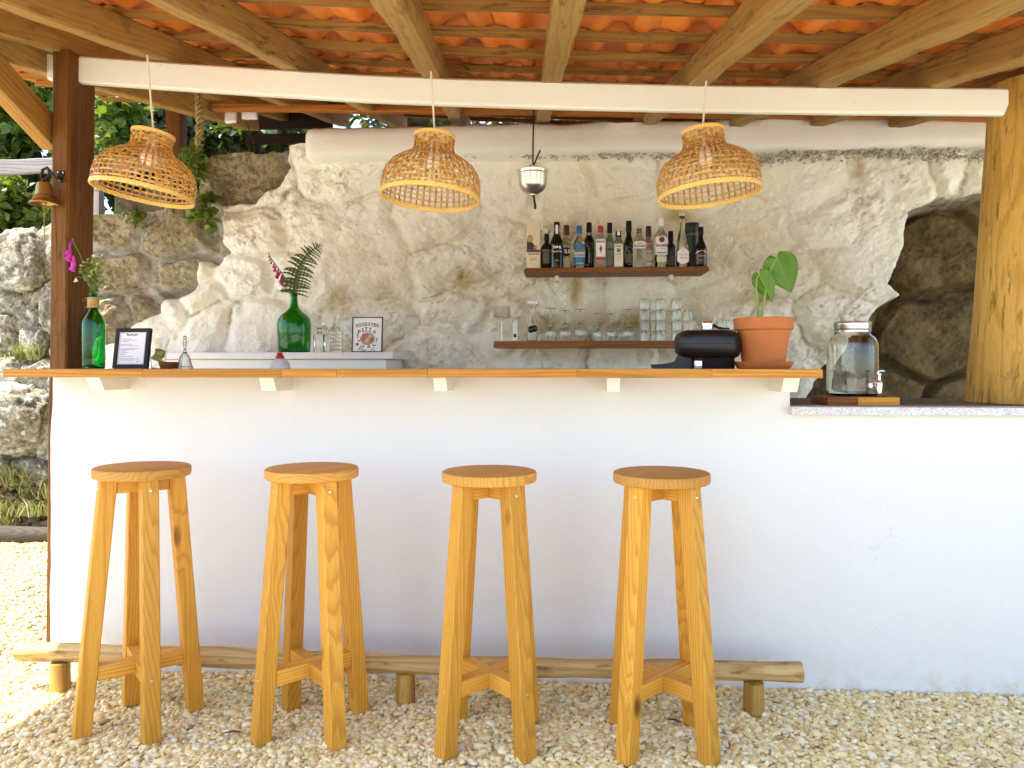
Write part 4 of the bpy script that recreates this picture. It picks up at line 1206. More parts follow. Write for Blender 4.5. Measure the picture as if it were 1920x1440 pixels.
mb = MB(); mb.tube([(0.0, 0, 0.088), (-0.012, 0, 0.104), (-0.006, 0, 0.130), (0.012, 0, 0.137), (0.024, 0.005, 0.122), (0.034, 0.015, 0.104), (0.052, 0.03, 0.092), q + Vector((-0.004, -0.005, -0.004))], [0.006, 0.0065, 0.007, 0.007, 0.0065, 0.006, 0.005, 0.005], 8, flat=0.7)
mb.tube([(0.014, 0, 0.132), (0.02, 0, 0.115), (0.010, 0, 0.1), (0.0, 0, 0.094)], 0.004, 8)
sub('scroll_bracket', bell, M_IRON, mb)
mb = MB(); mb.prism([(-0.010, 0.020), (0.022, 0.018), (0.022, 0.008), (0.006, -0.026), (-0.002, -0.024)], -0.003, 0.0, Matrix.Translation(q)); pl = sub('wall_plate', bell, M_IRON, mb)
for a, b in ((-0.004, 0.014), (0.016, 0.012), (0.002, -0.018)):
    mb = MB(); mb.lathe([(0.0001, 0.003), (0.003, 0.002), (0.0035, 0.0)], 10, Matrix.Translation(q + Vector((a, -0.003, b))) @ Matrix.Rotation(R(90), 4, 'X')); sub('screw', pl, M_STEEL, mb)
mb = MB(); rr = random.Random(3)
for k in range(26):
    z = -0.004 - k * 0.0060
    a = 0 if k % 2 else R(90)
    mb.tube([(0.0022 * math.cos(w) * math.cos(a), 0.0022 * math.cos(w) * math.sin(a), z - 0.003 + 0.0045 * math.sin(w)) for w in [2 * math.pi * j / 8 for j in range(9)]], 0.0008, 5)
ch = sub('chain', bell, M_BRASS, mb); tag(ch, kind='stuff')

# ------------------------------------------------------------------ steel cup on an iron hook
YC = 3.75
cc_ = at(999, 320, YC); s = mpp(999, YC)
cup = thing('hanging_steel_cup', 'dented steel cup hanging from a long iron hook before the rock wall', 'cup', (cc_.x, YC, cc_.z))
prof_ = [(28, 1), (28.8, 0.0), (28.2, -2), (27.4, -4), (27.0, -6), (27.3, -7), (26.6, -9), (25.6, -28), (24.5, -30), (23, -33), (19, -38), (12, -42.5), (5.5, -44.5), (5.2, -46), (0.01, -46)]
mb = MB(); mb.lathe([(r * s, z * s) for r, z in prof_], 36); mb.lathe([((r - 1.0) * s, (z + 0.8) * s) for r, z in prof_[1:12]] + [(0.0001, -42 * s)], 36); mb.lathe([(27.0 * s, 0.9 * s), (28 * s, 1 * s)], 36)
sub('cup_bowl', cup, M_STEEL, mb, 35)
mb = MB(); mb.tube([(2 * s, 0, -46 * s), (2.6 * s, 0, -55 * s), (4.2 * s, 0, -63 * s), (4.4 * s, 0, -72 * s)], [2.2 * s, 2.0 * s, 2.2 * s, 2.4 * s], 8); sub('stem', cup, M_IRON, mb)
mb = MB(); mb.tube([(-6 * s, 0, 10 * s), (0.6 * s, 0, 11.5 * s), (6.5 * s, 0, 10 * s), (1.0 * s, 0, 1.0 * s), (-6 * s, 0, 10 * s)], 0.6 * s, 6); mb.tube([(-26 * s, 0, 0), (-10 * s, 0, 2.0 * s), (1 * s, 0, 1.4 * s), (14 * s, 0, 1 * s), (26 * s, 0, 0)], 0.6 * s, 6); sub('wire_loop', cup, M_IRON, mb)
rise = rafter_z(cc_.x, YC) - cc_.z
mb = MB(); mb.tube([(14 * s, 0, 38 * s), (9 * s, 0, 27 * s), (3 * s, 0, 13 * s), (1.2 * s, 0, 10.5 * s), (0.2 * s, 0, 14 * s), (0.3 * s, 0, 50 * s), (1.6 * s, 0, 104 * s), (1.5 * s, 0, rise + 0.02)], 1.5 * s, 8); sub('hook', cup, M_IRON, mb)

# ------------------------------------------------------------------ dried braid hanging from the roof edge
YD = 3.9
bp = at(372, 275, YD); s = mpp(372, YD); M_DRY = plain('dried_stalk', (0.34, 0.25, 0.10), 0.8, var=0.45, scale=60)
br = thing('dried_braid', 'braid of dried stalks hanging beside the rear post', 'braid', bp)
mb = MB()
for j in range(3):
    pts = []
    for k in range(40):
        t = k / 39; a = t * 24 + j * 2.09; w = (1.5 + 4.5 * math.sin(t * 2.6 + 0.3)) * s
        pts.append((w * math.cos(a) + (6 * t - 2) * s + 3 * s * math.sin(t * 5), w * math.sin(a), (4 + 108 * t) * s))
    mb.tube(pts, [(1.9 + 1.3 * math.sin(k * 0.8 + j)) * s for k in range(40)], 6)
sub('braided_stalk', br, M_DRY, mb)
mb = MB(); rr = random.Random(9)
for k in range(46):
    z = rr.uniform(0, 95) * s; x = rr.uniform(-6, 6) * s
    d = Vector((rr.uniform(-1, 1), rr.uniform(-.6, .6), rr.uniform(-1.4, 0.3))) * rr.uniform(5, 15) * s
    mb.tube([(x, 0, z), Vector((x, 0, z)) + d * 0.6 + Vector((0, 0, 2 * s)), Vector((x, 0, z)) + d], [0.9 * s, 0.7 * s, 0.3 * s], 5)
fz = sub('loose_strands', br, M_DRY, mb); tag(fz, kind='stuff')
mb = MB(); mb.tube([(4 * s, 0, 110 * s), (4 * s, 0, rafter_z(bp.x, YD) - bp.z + 0.03)], 0.9 * s, 6); sub('string', br, M_DRY, mb)
# white electrical boxes under the rear plank
M_WP = plain('white_plastic', (0.78, 0.78, 0.76), 0.4)
p = at(433, 217, 4.24); fl = thing('white_floodlight', 'small tilted white lamp panel under the rear plank', 'light', p)
mb = MB(); mb.box((0, 0, 0), (0.062, 0.025, 0.088), 0.004, (R(-18), R(-6), 0)); sub('panel', fl, M_WP, mb)
mb = MB(); mb.box((0.012, 0.012, 0.058), (0.012, 0.012, 0.045), 0.001); sub('arm', fl, M_WP, mb)
p = at(468, 217, 4.26); jb = thing('junction_box', 'flat white junction box with a cable under the rear plank', 'junction box', p)
mb = MB(); mb.box((0, 0, 0), (0.086, 0.03, 0.042), 0.008); sub('housing', jb, M_WP, mb)
mb = MB(); mb.tube([(0.0, 0.0, 0.018), (0.002, 0.0, 0.06)], 0.003, 6); sub('conduit', jb, M_WP, mb)
mb = MB(); mb.tube([(-0.03, 0, -0.02), (-0.012, 0, -0.05), (0.0, 0, -0.09), (0.015, 0.01, -0.14), (0.012, 0.05, -0.19)], 0.0022, 6); sub('cable', jb, M_BLACK, mb)

# ------------------------------------------------------------------ shelves
YS0, YS1 = 4.04, 4.29
def shelf(pa_, pb_, py0, py1, label, cut):
    a = at(pa_, py0, YS0); b = at(pb_, py0, YS0); zt_ = a.z; h = (py1 - py0) * mpp((pa_ + pb_) / 2, YS0)
    t = thing('wall_shelf', label, 'shelf', (a.x, YS0, zt_ - h))
    L = b.x - a.x
    mb = MB(); y1 = YS1 - YS0
    lo = [(0.004, 0.0), (L - 0.004 - cut * 0.3, 0.0), (L, 0.002), (L, y1), (0, y1), (0, 0.004)]
    hi = [(0.003 + 0.012 * (cut > 0), 0.003), (L - 0.003, 0.003), (L, 0.006), (L, y1), (0.01 * (cut > 0), y1), (0.006, 0.006)]
    mb.loft([[(x, y, 0) for x, y in lo], [(x, y, h * 0.3) for x, y in lo], [(x, y, h) for x, y in hi]])
    mb.build('board', W_SHELF, t, 30)
    for x in (0.18 * L, 0.82 * L):
        m2 = MB(); m2.box((x, y1 - 0.05, -0.015), (0.02, 0.10, 0.028), 0.002); m2.build('bracket', M_BAND, t)
    return zt_
z_up = shelf(982, 1330, 502.5, 510.5, 'dark wooden wall shelf crowded with liquor bottles', 1)
z_lo = shelf(925, 1386, 639.5, 652, 'dark wooden wall shelf holding upturned wine glasses and tumblers', 0)

# ------------------------------------------------------------------ bottles
G = {}
def gl(c):
    if c not in G: G[c] = glass('glass_%d' % len(G), c)
    return G[c]
PM = {}
def pm(c, rough=0.4):
    k = (c, rough)
    if k not in PM: PM[k] = plain('paint_%d' % len(PM), c, rough)
    return PM[k]
DARKG = plain('black_glass', (0.006, 0.008, 0.007), 0.06)
WINEG = plain('dark_wine_glass', (0.020, 0.006, 0.006), 0.07)
BROWNG = plain('brown_glass', (0.05, 0.018, 0.008), 0.08)
GREENG = plain('dark_green_glass', (0.006, 0.026, 0.014), 0.08)
def bottle(name, label, cx, ytop, w, Y, body, cap, shoulder=0.55, neck=0.30, capf=0.22, square=False, labels=(), base_z=None, ybase=501):
    s = mpp(cx, Y); p = at(cx, 500, Y); H = (ybase - ytop) * s; Rr = w * s / 2
    zb = z_up if base_z is None else base_z
    t = thing(name, label, 'bottle', (p.x, Y, zb + 0.0005), group='bottles on the liquor shelf')
    hs = H * shoulder; hc = H * (1 - capf); rn = Rr * neck
    prof_ = [(0.0001, 0.0), (Rr * 0.9, 0.0), (Rr, 0.004), (Rr, hs * 0.92), (Rr * 0.97, hs), (Rr * 0.80, hs + (hc - hs) * 0.22), (rn * 1.35, hs + (hc - hs) * 0.5), (rn, hs + (hc - hs) * 0.75), (rn, hc + 0.004), (0.0001, hc + 0.004)]
    mb = MB()
    if square:
        rings = []
        for r, z in prof_:
            k = 4.5 if r > Rr * 0.7 else 2.2
            rings.append([(math.copysign(abs(math.cos(a)) ** (2 / k), math.cos(a)) * r, math.copysign(abs(math.sin(a)) ** (2 / k), math.sin(a)) * r * 0.8, z) for a in [2 * math.pi * (q + .5) / 24 for q in range(24)]])
        mb.loft(rings, False)
    else: mb.lathe(prof_, 24)
    sub('glass_body', t, body, mb)
    mb = MB(); rc_ = rn * 1.12
    mb.lathe([(rc_, hc), (rc_ * 1.04, hc + 0.002), (rc_, H - 0.002), (rc_ * 0.92, H), (0.0001, H)], 18, None, True)
    sub('cap', t, cap, mb)
    yfront = -(Rr * 0.8 if square else Rr) - 0.0008
    for (z0_, z1_, half, mat) in labels:
        mb = MB()
        if square: mb.box((0, yfront, (z0_ + z1_) / 2 * H), (2 * Rr * half, 0.0012, (z1_ - z0_) * H), 0.0)
        else: mb.patch(Rr * 1.005, z0_ * H, z1_ * H, half)
        sub('label', t, mat, mb, 40)
    t['H'] = H; t['R'] = Rr; t['yf'] = yfront - 0.0012
    return t
def scribble(width, height, mat, parent, loc, seed=0):             # print too small to read: broken strokes
    g2 = random.Random(seed + int(width * 1e5)); mb = MB(); x = -width / 2
    while x < width / 2:
        w = height * g2.uniform(0.12, 0.5); h = height * g2.uniform(0.4, 0.75)
        mb.box((x + w / 2, 0, g2.uniform(-.08, .08) * height), (w, 0.0005, h), 0.0, (0, g2.uniform(-.4, .4), 0))
        x += w + height * g2.uniform(0.1, 0.28)
    return mb.build('small_print', mat, parent, 0, loc)
def put_text(t, body, size, zf, mat, dx=0.0, width=None, **kw):
    if body == '~':
        return scribble(width or size * 0.7, size, mat, t, (dx, t['yf'] - kw.pop('out', 0.0), zf * t['H']), int(zf * 1000))
    lettering(body, size, mat, t, (dx, t['yf'] - kw.pop('out', 0.0), zf * t['H']), width=width, **kw)
YF1, YF2 = 4.10, 4.18
LW = M_WHITE; LC = M_CREAM
GREYL = pm((0.30, 0.30, 0.28)); GOLD = plain('gold_print', (0.42, 0.28, 0.07), 0.4)
# gift box
s = mpp(1000, YF1); p = at(1000.5, 500, YF1)
bx = thing('gift_box', 'tall cream gift box with a painted figure at the end of the liquor shelf', 'box', (p.x, YF1, z_up + 0.0005))
Hh = (501 - 412) * s; Ww = 25 * s
mb = MB(); mb.box((0, 0, Hh / 2), (Ww, Ww, Hh), 0.001); sub('carton', bx, pm((0.66, 0.58, 0.40), 0.55), mb)
yf = -Ww / 2 - 0.0005
mb = MB(); mb.box((0, yf, Hh * 0.365), (Ww * 0.99, 0.0008, Hh * 0.055)); sub('printed_band', bx, pm((0.10, 0.022, 0.012)), mb)
def blob(pts, name, mat, parent, y, th=0.0006, sc_=1.0, org=(0, 0)):
    mb = MB(); mb.prism([(org[0] + a * sc_, org[1] + b * sc_) for a, b in pts], y, y + th); return mb.build(name, mat, parent, 0)
blob([(-12, 0), (6, 0), (6.5, 4), (3, 7), (0, 10), (-2, 14), (-6, 17), (-12, 19)], 'printed_coat', pm((0.012, 0.009, 0.008)), bx, yf - 0.0005, sc_=s, org=(0, Hh * 0.395))
blob([(-11, 15), (-3, 13), (-0.5, 17), (-0.5, 23), (-3, 27), (-8, 27), (-11, 24)], 'printed_head', pm((0.46, 0.26, 0.07)), bx, yf - 0.0010, sc_=s, org=(0, Hh * 0.395))
blob([(0, 2), (6, 1), (7, 6), (4, 9), (1, 6)], 'printed_hand', pm((0.40, 0.2, 0.09)), bx, yf - 0.0012, sc_=s, org=(0, Hh * 0.395))
for body, sz, zf, wd in (('VELHOTES', 4.2, 0.295, 20), ('SPECIAL', 2.8, 0.205, 13), ('RESERVE', 2.8, 0.168, 14)):
    lettering(body, sz * s, M_INK if sz > 4 else GOLD, bx, (0, yf - 0.0014, Hh * zf), bold=0.02, width=wd * s)
b = bottle('liquor_bottle', 'squat black bottle with an olive label next to the cream gift box', 1025, 435, 22, YF1, DARKG, M_BLACKP, 0.62, 0.36, 0.18, labels=[(0.14, 0.48, 42, pm((0.055, 0.06, 0.012))), (0.50, 0.53, 42, pm((0.20, 0.2, 0.03)))])
b = bottle('liquor_bottle', 'tall black bottle with white print and a paper strip on its neck', 1044, 414, 25, YF1 - 0.02, DARKG, M_BLACKP, 0.55, 0.38, 0.10)
put_text(b, '~', 8 * s, 0.44, M_WHITE, width=12 * s); put_text(b, 'VELHOTES', 3.6 * s, 0.345, M_WHITE, bold=0.02, width=19 * s); put_text(b, '~', 3 * s, 0.16, GREYL, width=9 * s)
mb = MB(); mb.box((0, -0.0165, b['H'] * 0.83), (0.013, 0.001, b['H'] * 0.2)); sub('paper_strip', b, LW, mb)
b = bottle('liquor_bottle', 'pale bottle with a brown cap and round dark label behind the black port bottle', 1062, 416, 23, YF2, gl((0.80, 0.78, 0.55)), pm((0.075, 0.028, 0.015)), 0.6, 0.42, 0.22, labels=[(0.08, 0.26, 40, LC)])
mb = MB(); mb.lathe([(0.0001, 0.0012), (0.024, 0.0012), (0.024, 0)], 24, Matrix.Translation((0, b['yf'] + 0.001, b['H'] * 0.40)) @ Matrix.Rotation(R(90), 4, 'X')); sub('round_label', b, WINEG, mb); put_text(b, '~', 11 * s, 0.40, LW, out=0.002)
b = bottle('liquor_bottle', 'clear tequila bottle with a blue cap and blue label', 1086, 420.5, 22, YF1, gl((0.92, 0.93, 0.88)), pm((0.005, 0.11, 0.34), 0.35), 0.60, 0.42, 0.19, labels=[(0.06, 0.575, 78, pm((0.02, 0.16, 0.33)))])
mb = MB(); mb.patch(b['R'] * 1.02, b['H'] * 0.26, b['H'] * 0.44, 72); sub('pale_label_stripe', b, pm((0.50, 0.56, 0.50)), mb)
put_text(b, 'TEQUILA', 7.0 * s, 0.40, M_INK, bold=0.03, width=20 * s, out=0.002); put_text(b, '~', 3.2 * s, 0.30, M_INK, width=19 * s, out=0.002); put_text(b, '~', 3 * s, 0.11, LW, width=13 * s, out=0.002)
b = bottle('liquor_bottle', 'dark red bottle with a long black cap and small neck seal', 1104.5, 411, 20, YF2, WINEG, M_BLACKP, 0.62, 0.44, 0.20)
mb = MB(); mb.lathe([(0.0001, 0.001), (0.0085, 0.001), (0.0085, 0)], 16, Matrix.Translation((0, -0.0145, b['H'] * 0.755)) @ Matrix.Rotation(R(90), 4, 'X')); sub('neck_seal', b, GREYL, mb)
b = bottle('liquor_bottle', 'square clear bottle with red cap and white label bearing a red figure', 1126, 421.5, 20.5, YF1, gl((0.93, 0.93, 0.86)), pm((0.42, 0.02, 0.015)), 0.72, 0.46, 0.155, True, labels=[(0.27, 0.68, 0.82, LW), (0.185, 0.255, 0.82, pm((0.36, 0.03, 0.03)))])
put_text(b, 'BEEFEATER', 4.3 * s, 0.62, pm((0.16, 0.03, 0.02)), bold=0.03, width=15.5 * s)
blob([(-1, -6), (0.5, -9), (1.2, -6), (2.6, 0), (3.4, 4), (1.5, 3), (1.2, 6), (0, 8), (-1.4, 6), (-1.6, 3), (-3.2, 1), (-2, -1)], 'printed_figure', pm((0.30, 0.02, 0.015)), b, b['yf'] - 0.0004, sc_=s * 0.9, org=(0, b['H'] * 0.45))
b = bottle('liquor_bottle', 'green bottle with a dark cap half hidden behind the red-capped gin', 1143, 412, 18, YF2, gl((0.30, 0.55, 0.36)), M_BLACKP, 0.60, 0.46, 0.21, labels=[(0.29, 0.58, 60, GREYL), (0.10, 0.21, 55, GREYL)])
put_text(b, '~', 6 * s, 0.43, M_INK, width=11 * s, out=0.001)
b = bottle('liquor_bottle', 'small green square bottle with a tall white label', 1159.5, 432.5, 19.5, YF1 - 0.03, gl((0.45, 0.80, 0.66)), M_BLACKP, 0.66, 0.48, 0.16, True, labels=[(0.02, 0.64, 0.80, LC)])
put_text(b, 'BOMBAY', 3.8 * s, 0.57, M_INK, bold=0.02, width=11 * s); put_text(b, '~', 3.0 * s, 0.355, M_INK, bold=0.02, width=10.5 * s); put_text(b, '~', 2.4 * s, 0.27, GREYL, width=8 * s); put_text(b, '~', 2.4 * s, 0.2, GREYL, width=8 * s)
mb = MB(); mb.lathe([(0.0001, 0.0006), (0.011, 0.0006), (0.011, 0)], 18, Matrix.Translation((0, b['yf'], b['H'] * 0.46)) @ Matrix.Rotation(R(90), 4, 'X')); sub('printed_medallion', b, pm((0.12, 0.15, 0.1)), mb)
mb = MB(); mb.box((0, -0.0155, b['H'] * 0.93), (0.014, 0.001, b['H'] * 0.11)); sub('paper_strip', b, LW, mb)
b = bottle('liquor_bottle', 'black wine bottle with a silver oval label and sloping shoulders', 1179, 410, 20.5, YF2 - 0.03, DARKG, M_BLACKP, 0.52, 0.46, 0.22, labels=[(0.14, 0.31, 50, pm((0.14, 0.13, 0.03)))])
mb = MB(); mb.tube([(0.024 * math.sin(w), b['yf'] - 0.0002, b['H'] * 0.27 + 0.048 * math.cos(w)) for w in [2 * math.pi * k / 24 for k in range(25)]], 0.0013, 5); sub('oval_label_edge', b, GREYL, mb)
b = bottle('liquor_bottle', 'clear round-shouldered bottle with a cork stopper and white band label', 1198.5, 421.5, 24, YF1, gl((0.93, 0.93, 0.84)), pm((0.55, 0.45, 0.30), 0.7), 0.60, 0.34, 0.06, labels=[(0.455, 0.615, 70, LW), (0.18, 0.43, 45, gl((0.80, 0.8, 0.7)))])
mb = MB(); mb.lathe([(0.0125, b['H'] * 0.82), (0.0138, b['H'] * 0.83), (0.0135, b['H'] * 0.93)], 18, None, True, True); sub('neck_wrap', b, pm((0.14, 0.03, 0.02)), mb)
put_text(b, '~', 2.6 * s, 0.565, M_INK, width=9 * s, out=0.001); put_text(b, '~', 4.2 * s, 0.505, M_INK, bold=0.02, width=19 * s, out=0.001)
b = bottle('liquor_bottle', 'brown-tinted bottle with a dark red cap', 1216, 419, 18.5, YF2, gl((0.66, 0.42, 0.28)), pm((0.085, 0.01, 0.012)), 0.62, 0.50, 0.25, labels=[(0.20, 0.45, 62, LC), (0.08, 0.16, 62, LW)])
put_text(b, '~', 4 * s, 0.59, LC, width=13 * s, out=0.001); put_text(b, '~', 3 * s, 0.36, M_INK, width=9 * s, out=0.001)
b = bottle('liquor_bottle', 'white rum bottle with a cream label and round dark red emblem', 1239.5, 408.5, 23.5, YF1, gl((0.80, 0.88, 0.74)), LW, 0.66, 0.36, 0.15, labels=[(0.26, 0.62, 72, LW), (0.115, 0.21, 48, LC)])
put_text(b, 'BACARDI', 6.2 * s, 0.435, M_INK, bold=0.035, width=20 * s, out=0.002); put_text(b, '~', 3.8 * s, 0.295, M_INK, bold=0.03, width=18 * s, out=0.002); put_text(b, '~', 2.2 * s, 0.375, GOLD, width=16 * s, out=0.002)
mb = MB(); mb.lathe([(0.0001, 0.0008), (0.0148, 0.0008), (0.0148, 0)], 24, Matrix.Translation((0, b['yf'] - 0.001, b['H'] * 0.555)) @ Matrix.Rotation(R(90), 4, 'X')); em = sub('round_emblem', b, pm((0.16, 0.012, 0.01)), mb)
b = bottle('liquor_bottle', 'small dark bottle half hidden behind the white rum', 1257.5, 428.5, 18, YF2, DARKG, M_BLACKP, 0.6, 0.48, 0.25, labels=[(0.10, 0.36, 55, pm((0.07, 0.065, 0.05)))])
b = bottle('liquor_bottle', 'tall pale green slender bottle with an angular white label', 1279, 398.5, 22.5, YF1, gl((0.78, 0.80, 0.60)), pm((0.018, 0.012, 0.02)), 0.42, 0.40, 0.10)
mb = MB(); mb.lathe([(0.0148, b['H'] * 0.945), (0.0150, b['H'] * 0.947), (0.0148, b['H'] * 1.002), (0.0001, b['H'] * 1.002)], 18); sub('cap_top', b, pm((0.52, 0.46, 0.28)), mb)
blob([(-10.5, -10), (-6, -13), (0, -15), (6, -13), (10.5, -10), (10.5, 8), (6, 12), (2, 14), (0, 16), (-2, 14), (-6, 12), (-10.5, 8)], 'label', LW, b, b['yf'] - 0.0005, sc_=s, org=(0, b['H'] * 0.205))
put_text(b, 'AMENDOA', 4.2 * s, 0.225, GREYL, width=15 * s, out=0.001); put_text(b, '~', 3.4 * s, 0.165, GREYL, width=11 * s, out=0.001); put_text(b, '~', 4 * s, 0.30, GREYL, out=0.001)
s2 = mpp(1297, YF2); p = at(1297.5, 500, YF2)
tb = thing('whisky_tube', 'dark green cylindrical whisky tube at the shelf end', 'tube', (p.x, YF2, z_up + 0.0005))
Ht = (501 - 414) * s2; Rt = 12.6 * s2
mb = MB(); mb.lathe([(0.0001, 0), (Rt, 0), (Rt, Ht * 0.86), (Rt * 0.97, Ht * 0.86)], 28); sub('tube_body', tb, pm((0.006, 0.012, 0.010), 0.35), mb)
mb = MB(); mb.lathe([(Rt * 1.02, Ht * 0.85), (Rt * 1.03, Ht * 0.86), (Rt * 1.03, Ht * 0.985), (Rt * 0.98, Ht), (0.0001, Ht)], 28); sub('lid', tb, pm((0.014, 0.024, 0.020), 0.4), mb)
lettering('enRNOC', 7 * s2, GREYL, tb, (0, -Rt - 0.004, Ht * 0.74), width=23 * s2)
b = bottle('liquor_bottle', 'dark cream-liqueur bottle with a glossy gold label at the shelf end', 1314, 426, 22.5, YF1 - 0.03, DARKG, M_BLACKP, 0.48, 0.40, 0.20, labels=[(0.06, 0.36, 66, pm((0.045, 0.018, 0.012), 0.15))])
put_text(b, '~', 4.6 * s, 0.255, GOLD, width=13 * s, out=0.002); put_text(b, '~', 2.6 * s, 0.15, GOLD, width=12 * s, out=0.002)
mb = MB(); mb.tube([(b['R'] * 1.03 * math.sin(a), -b['R'] * 1.03 * math.cos(a), b['H'] * (0.33 + 0.06 * math.cos(a * 1.5))) for a in [R(-60 + 10 * k) for k in range(13)]], 0.0016, 5); sub('silver_trim', b, M_STEEL, mb)

# ------------------------------------------------------------------ glassware on the lower shelf
YG = 4.12
def shell(prof_, th, seg=24):                            # thin-walled glass: outer profile, inner profile back
    inner = [(max(r - th, 0.0001), z + (th if i == 0 else 0)) for i, (r, z) in enumerate(prof_)]
    mb = MB(); mb.lathe(prof_ + inner[::-1], seg); return mb
def glass_thing(name, label, cat, px, Y, zb, group=None):
    p = at(px, 600, Y); return thing(name, label, cat, (p.x, Y, zb + 0.0006), group=group)
s = mpp(1060, YG)
wg0 = None
for i, (px, hb, ht, w, Y) in enumerate(((1032, 33, 62, 27, YG), (1060, 33, 58, 26, YG), (1089, 34, 60, 27, YG), (1120, 29, 52, 22, YG), (1146, 29, 52, 22, YG), (1177, 33, 60, 26, YG + 0.03), (1168, 27, 54, 21, YG + 0.12))):
    t = glass_thing('wine_glass', ['upturned wine glass next to the flared carafe', 'second upturned wine glass from the flared carafe', 'third upturned wine glass from the flared carafe', 'fourth upturned wine glass from the flared carafe', 'fifth upturned wine glass from the flared carafe', 'upturned wine glass nearest the tumbler stacks', 'upturned wine glass standing behind the row near the tumblers'][i], 'wine glass', px, Y, z_lo, 'upturned wine glasses')
    r = w * s / 2; H1 = hb * s; H2 = ht * s
    pr = [(r * 0.80, 0), (r * 0.93, H1 * 0.25), (r, H1 * 0.5), (r * 0.88, H1 * 0.75), (r * 0.55, H1 * 0.93), (r * 0.2, H1)]
    inn = [(q - 0.0016, z) for q, z in pr[:-1]] + [(0.0001, H1 - 0.004)]
    mb = MB(); mb.lathe([(0.0001, H1 - 0.004)] + inn[::-1][1:] + pr + [(0.0036, H1 + 0.006), (0.0034, H2 - 0.006), (0.006, H2 - 0.003), (r * 0.82, H2 - 0.0015), (r * 0.82, H2), (0.0001, H2)], 28)
    sub('bowl_and_stem', t, M_GLASS, mb, 60)
TH_ = 19.6 * s
def tumbler(px, Y, lvl, label):
    t = glass_thing('tumbler', label, 'tumbler', px, Y, z_lo + lvl * (TH_ + 0.0004), 'stacked tumblers')
    r = 9.8 * s
    mb = MB(); mb.lathe([(0.0001, TH_ - 0.009), (r * 0.86 - 0.0022, TH_ - 0.009), (r - 0.0022, 0.0), (r, 0.0), (r * 0.99, TH_ * 0.5), (r * 0.90, TH_ - 0.003), (r * 0.86, TH_), (0.0001, TH_)], 24)
    sub('glass_wall', t, M_GLASS, mb, 40)
nm = ['bottom', 'second', 'third', 'top']
for px, Y, n, where in ((1208, YG, 4, 'the stack nearest the wine glasses'), (1238.5, YG, 4, 'the middle tumbler stack'), (1268, YG, 4, 'the stack beside the black juicer'), (1228, YG + 0.10, 4, 'the rear stack behind the middle one'), (1289, YG + 0.08, 3, 'the short stack behind the juicer'), (1352, YG, 2, 'the low stack close to the potted plant'), (1370, YG + 0.02, 2, 'the low stack behind the flower pot rim')):
    for l in range(n): tumbler(px, Y, l, '%s clear tumbler of %s' % (nm[l] if not (l == n - 1) else 'top', where))
t = glass_thing('carafe', 'flared glass carafe with two dark cherries on a pick', 'carafe', 998, YG, z_lo)
mb = MB(); pr = [(9.5, 0), (10.5, 2), (10.5, 22), (8.5, 38), (5.5, 56), (5.2, 62), (8, 67), (12.5, 70), (12.5, 75)]
mb.lathe([(0.0001, 0)] + [(r * s, z * s) for r, z in pr] + [((r - 0.8) * s, max(z, 2.5) * s) for r, z in pr[::-1]] + [(0.0001, 2.5 * s)], 28); sub('carafe_glass', t, M_GLASS, mb, 50)
mb = MB(); mb.tube([(2 * s, -11.6 * s, 23 * s), (19 * s, -12 * s, 22 * s)], 0.6 * s, 6); sub('pick', t, M_IRON, mb)
for dx, dz in ((-2.5, 21.5), (4.5, 23.5)):
    mb = MB(); mb.lathe([(0.0001, -6.6), (3.5, -5.6), (5.2, -2), (5.2, 2), (3.5, 5.8), (0.0001, 6.6)], 16, Matrix.Translation((dx * s, -15.5 * s + (2.4 if dx > 0 else 0) * s, dz * s)) @ Matrix.Scale(s, 4)); sub('cherry', t, plain('dark_cherry', (0.016, 0.004, 0.008), 0.12), mb, 80)
t = glass_thing('glass_vial', 'narrow glass cylinder with a dark knobbed stopper at its foot', 'glass', 966.5, YG, z_lo)
mb = MB(); pr = [(6.8, 0), (6.8, 30), (6.4, 40), (7.2, 44), (8.8, 45.5), (8.8, 48.5)]
mb.lathe([(0.0001, 0)] + [(r * s, z * s) for r, z in pr] + [((r - 0.7) * s, max(z, 1.5) * s) for r, z in pr[::-1]] + [(0.0001, 1.5 * s)], 24); sub('cylinder', t, M_GLASS, mb, 50)
mb = MB(); mb.lathe([(0.0001, 0.5), (6, 0.6), (5, 4), (2, 7), (0.0001, 7.2)], 16, Matrix.Translation((0, -8.0 * s - 0.012, 0)) @ Matrix.Scale(s, 4)); sub('stopper_base', t, M_WHITE, mb, 60)
mb = MB(); mb.lathe([(0.0001, 7), (2.4, 8), (3.2, 10.5), (2.4, 13), (0.0001, 14)], 16, Matrix.Translation((0, -8.0 * s - 0.012, 0)) @ Matrix.Scale(s, 4)); sub('stopper_knob', t, BROWNG, mb, 60)
t = glass_thing('shelf_lamp', 'slender stemmed stand with a pale frosted cup at the lower shelf end', 'lamp', 941, YG, z_lo)
mb = MB(); mb.lathe([(0.0001, 40), (3, 40), (6.5, 41.5), (6.8, 43.5), (0.0001, 43.5)], 24, Matrix.Scale(s, 4)); sub('collar', t, M_STEEL, mb, 40)
mb = MB(); mb.lathe([(7, 0), (7, 0.6), (1.2, 1.2), (0.8, 3), (0.75, 40)], 24, Matrix.Scale(s, 4), True, True); sub('stem', t, M_STEEL, mb, 40)
mb = MB(); mb.lathe([(0.0001, 43.6), (13, 43.6), (16, 47), (15, 66), (14.2, 66), (15, 48), (12.5, 45), (0.0001, 45)], 32, Matrix.Scale(s, 4)); sub('frosted_cup', t, glass('frosted_glass', (0.92, 0.9, 0.84), 0.45), mb, 50)

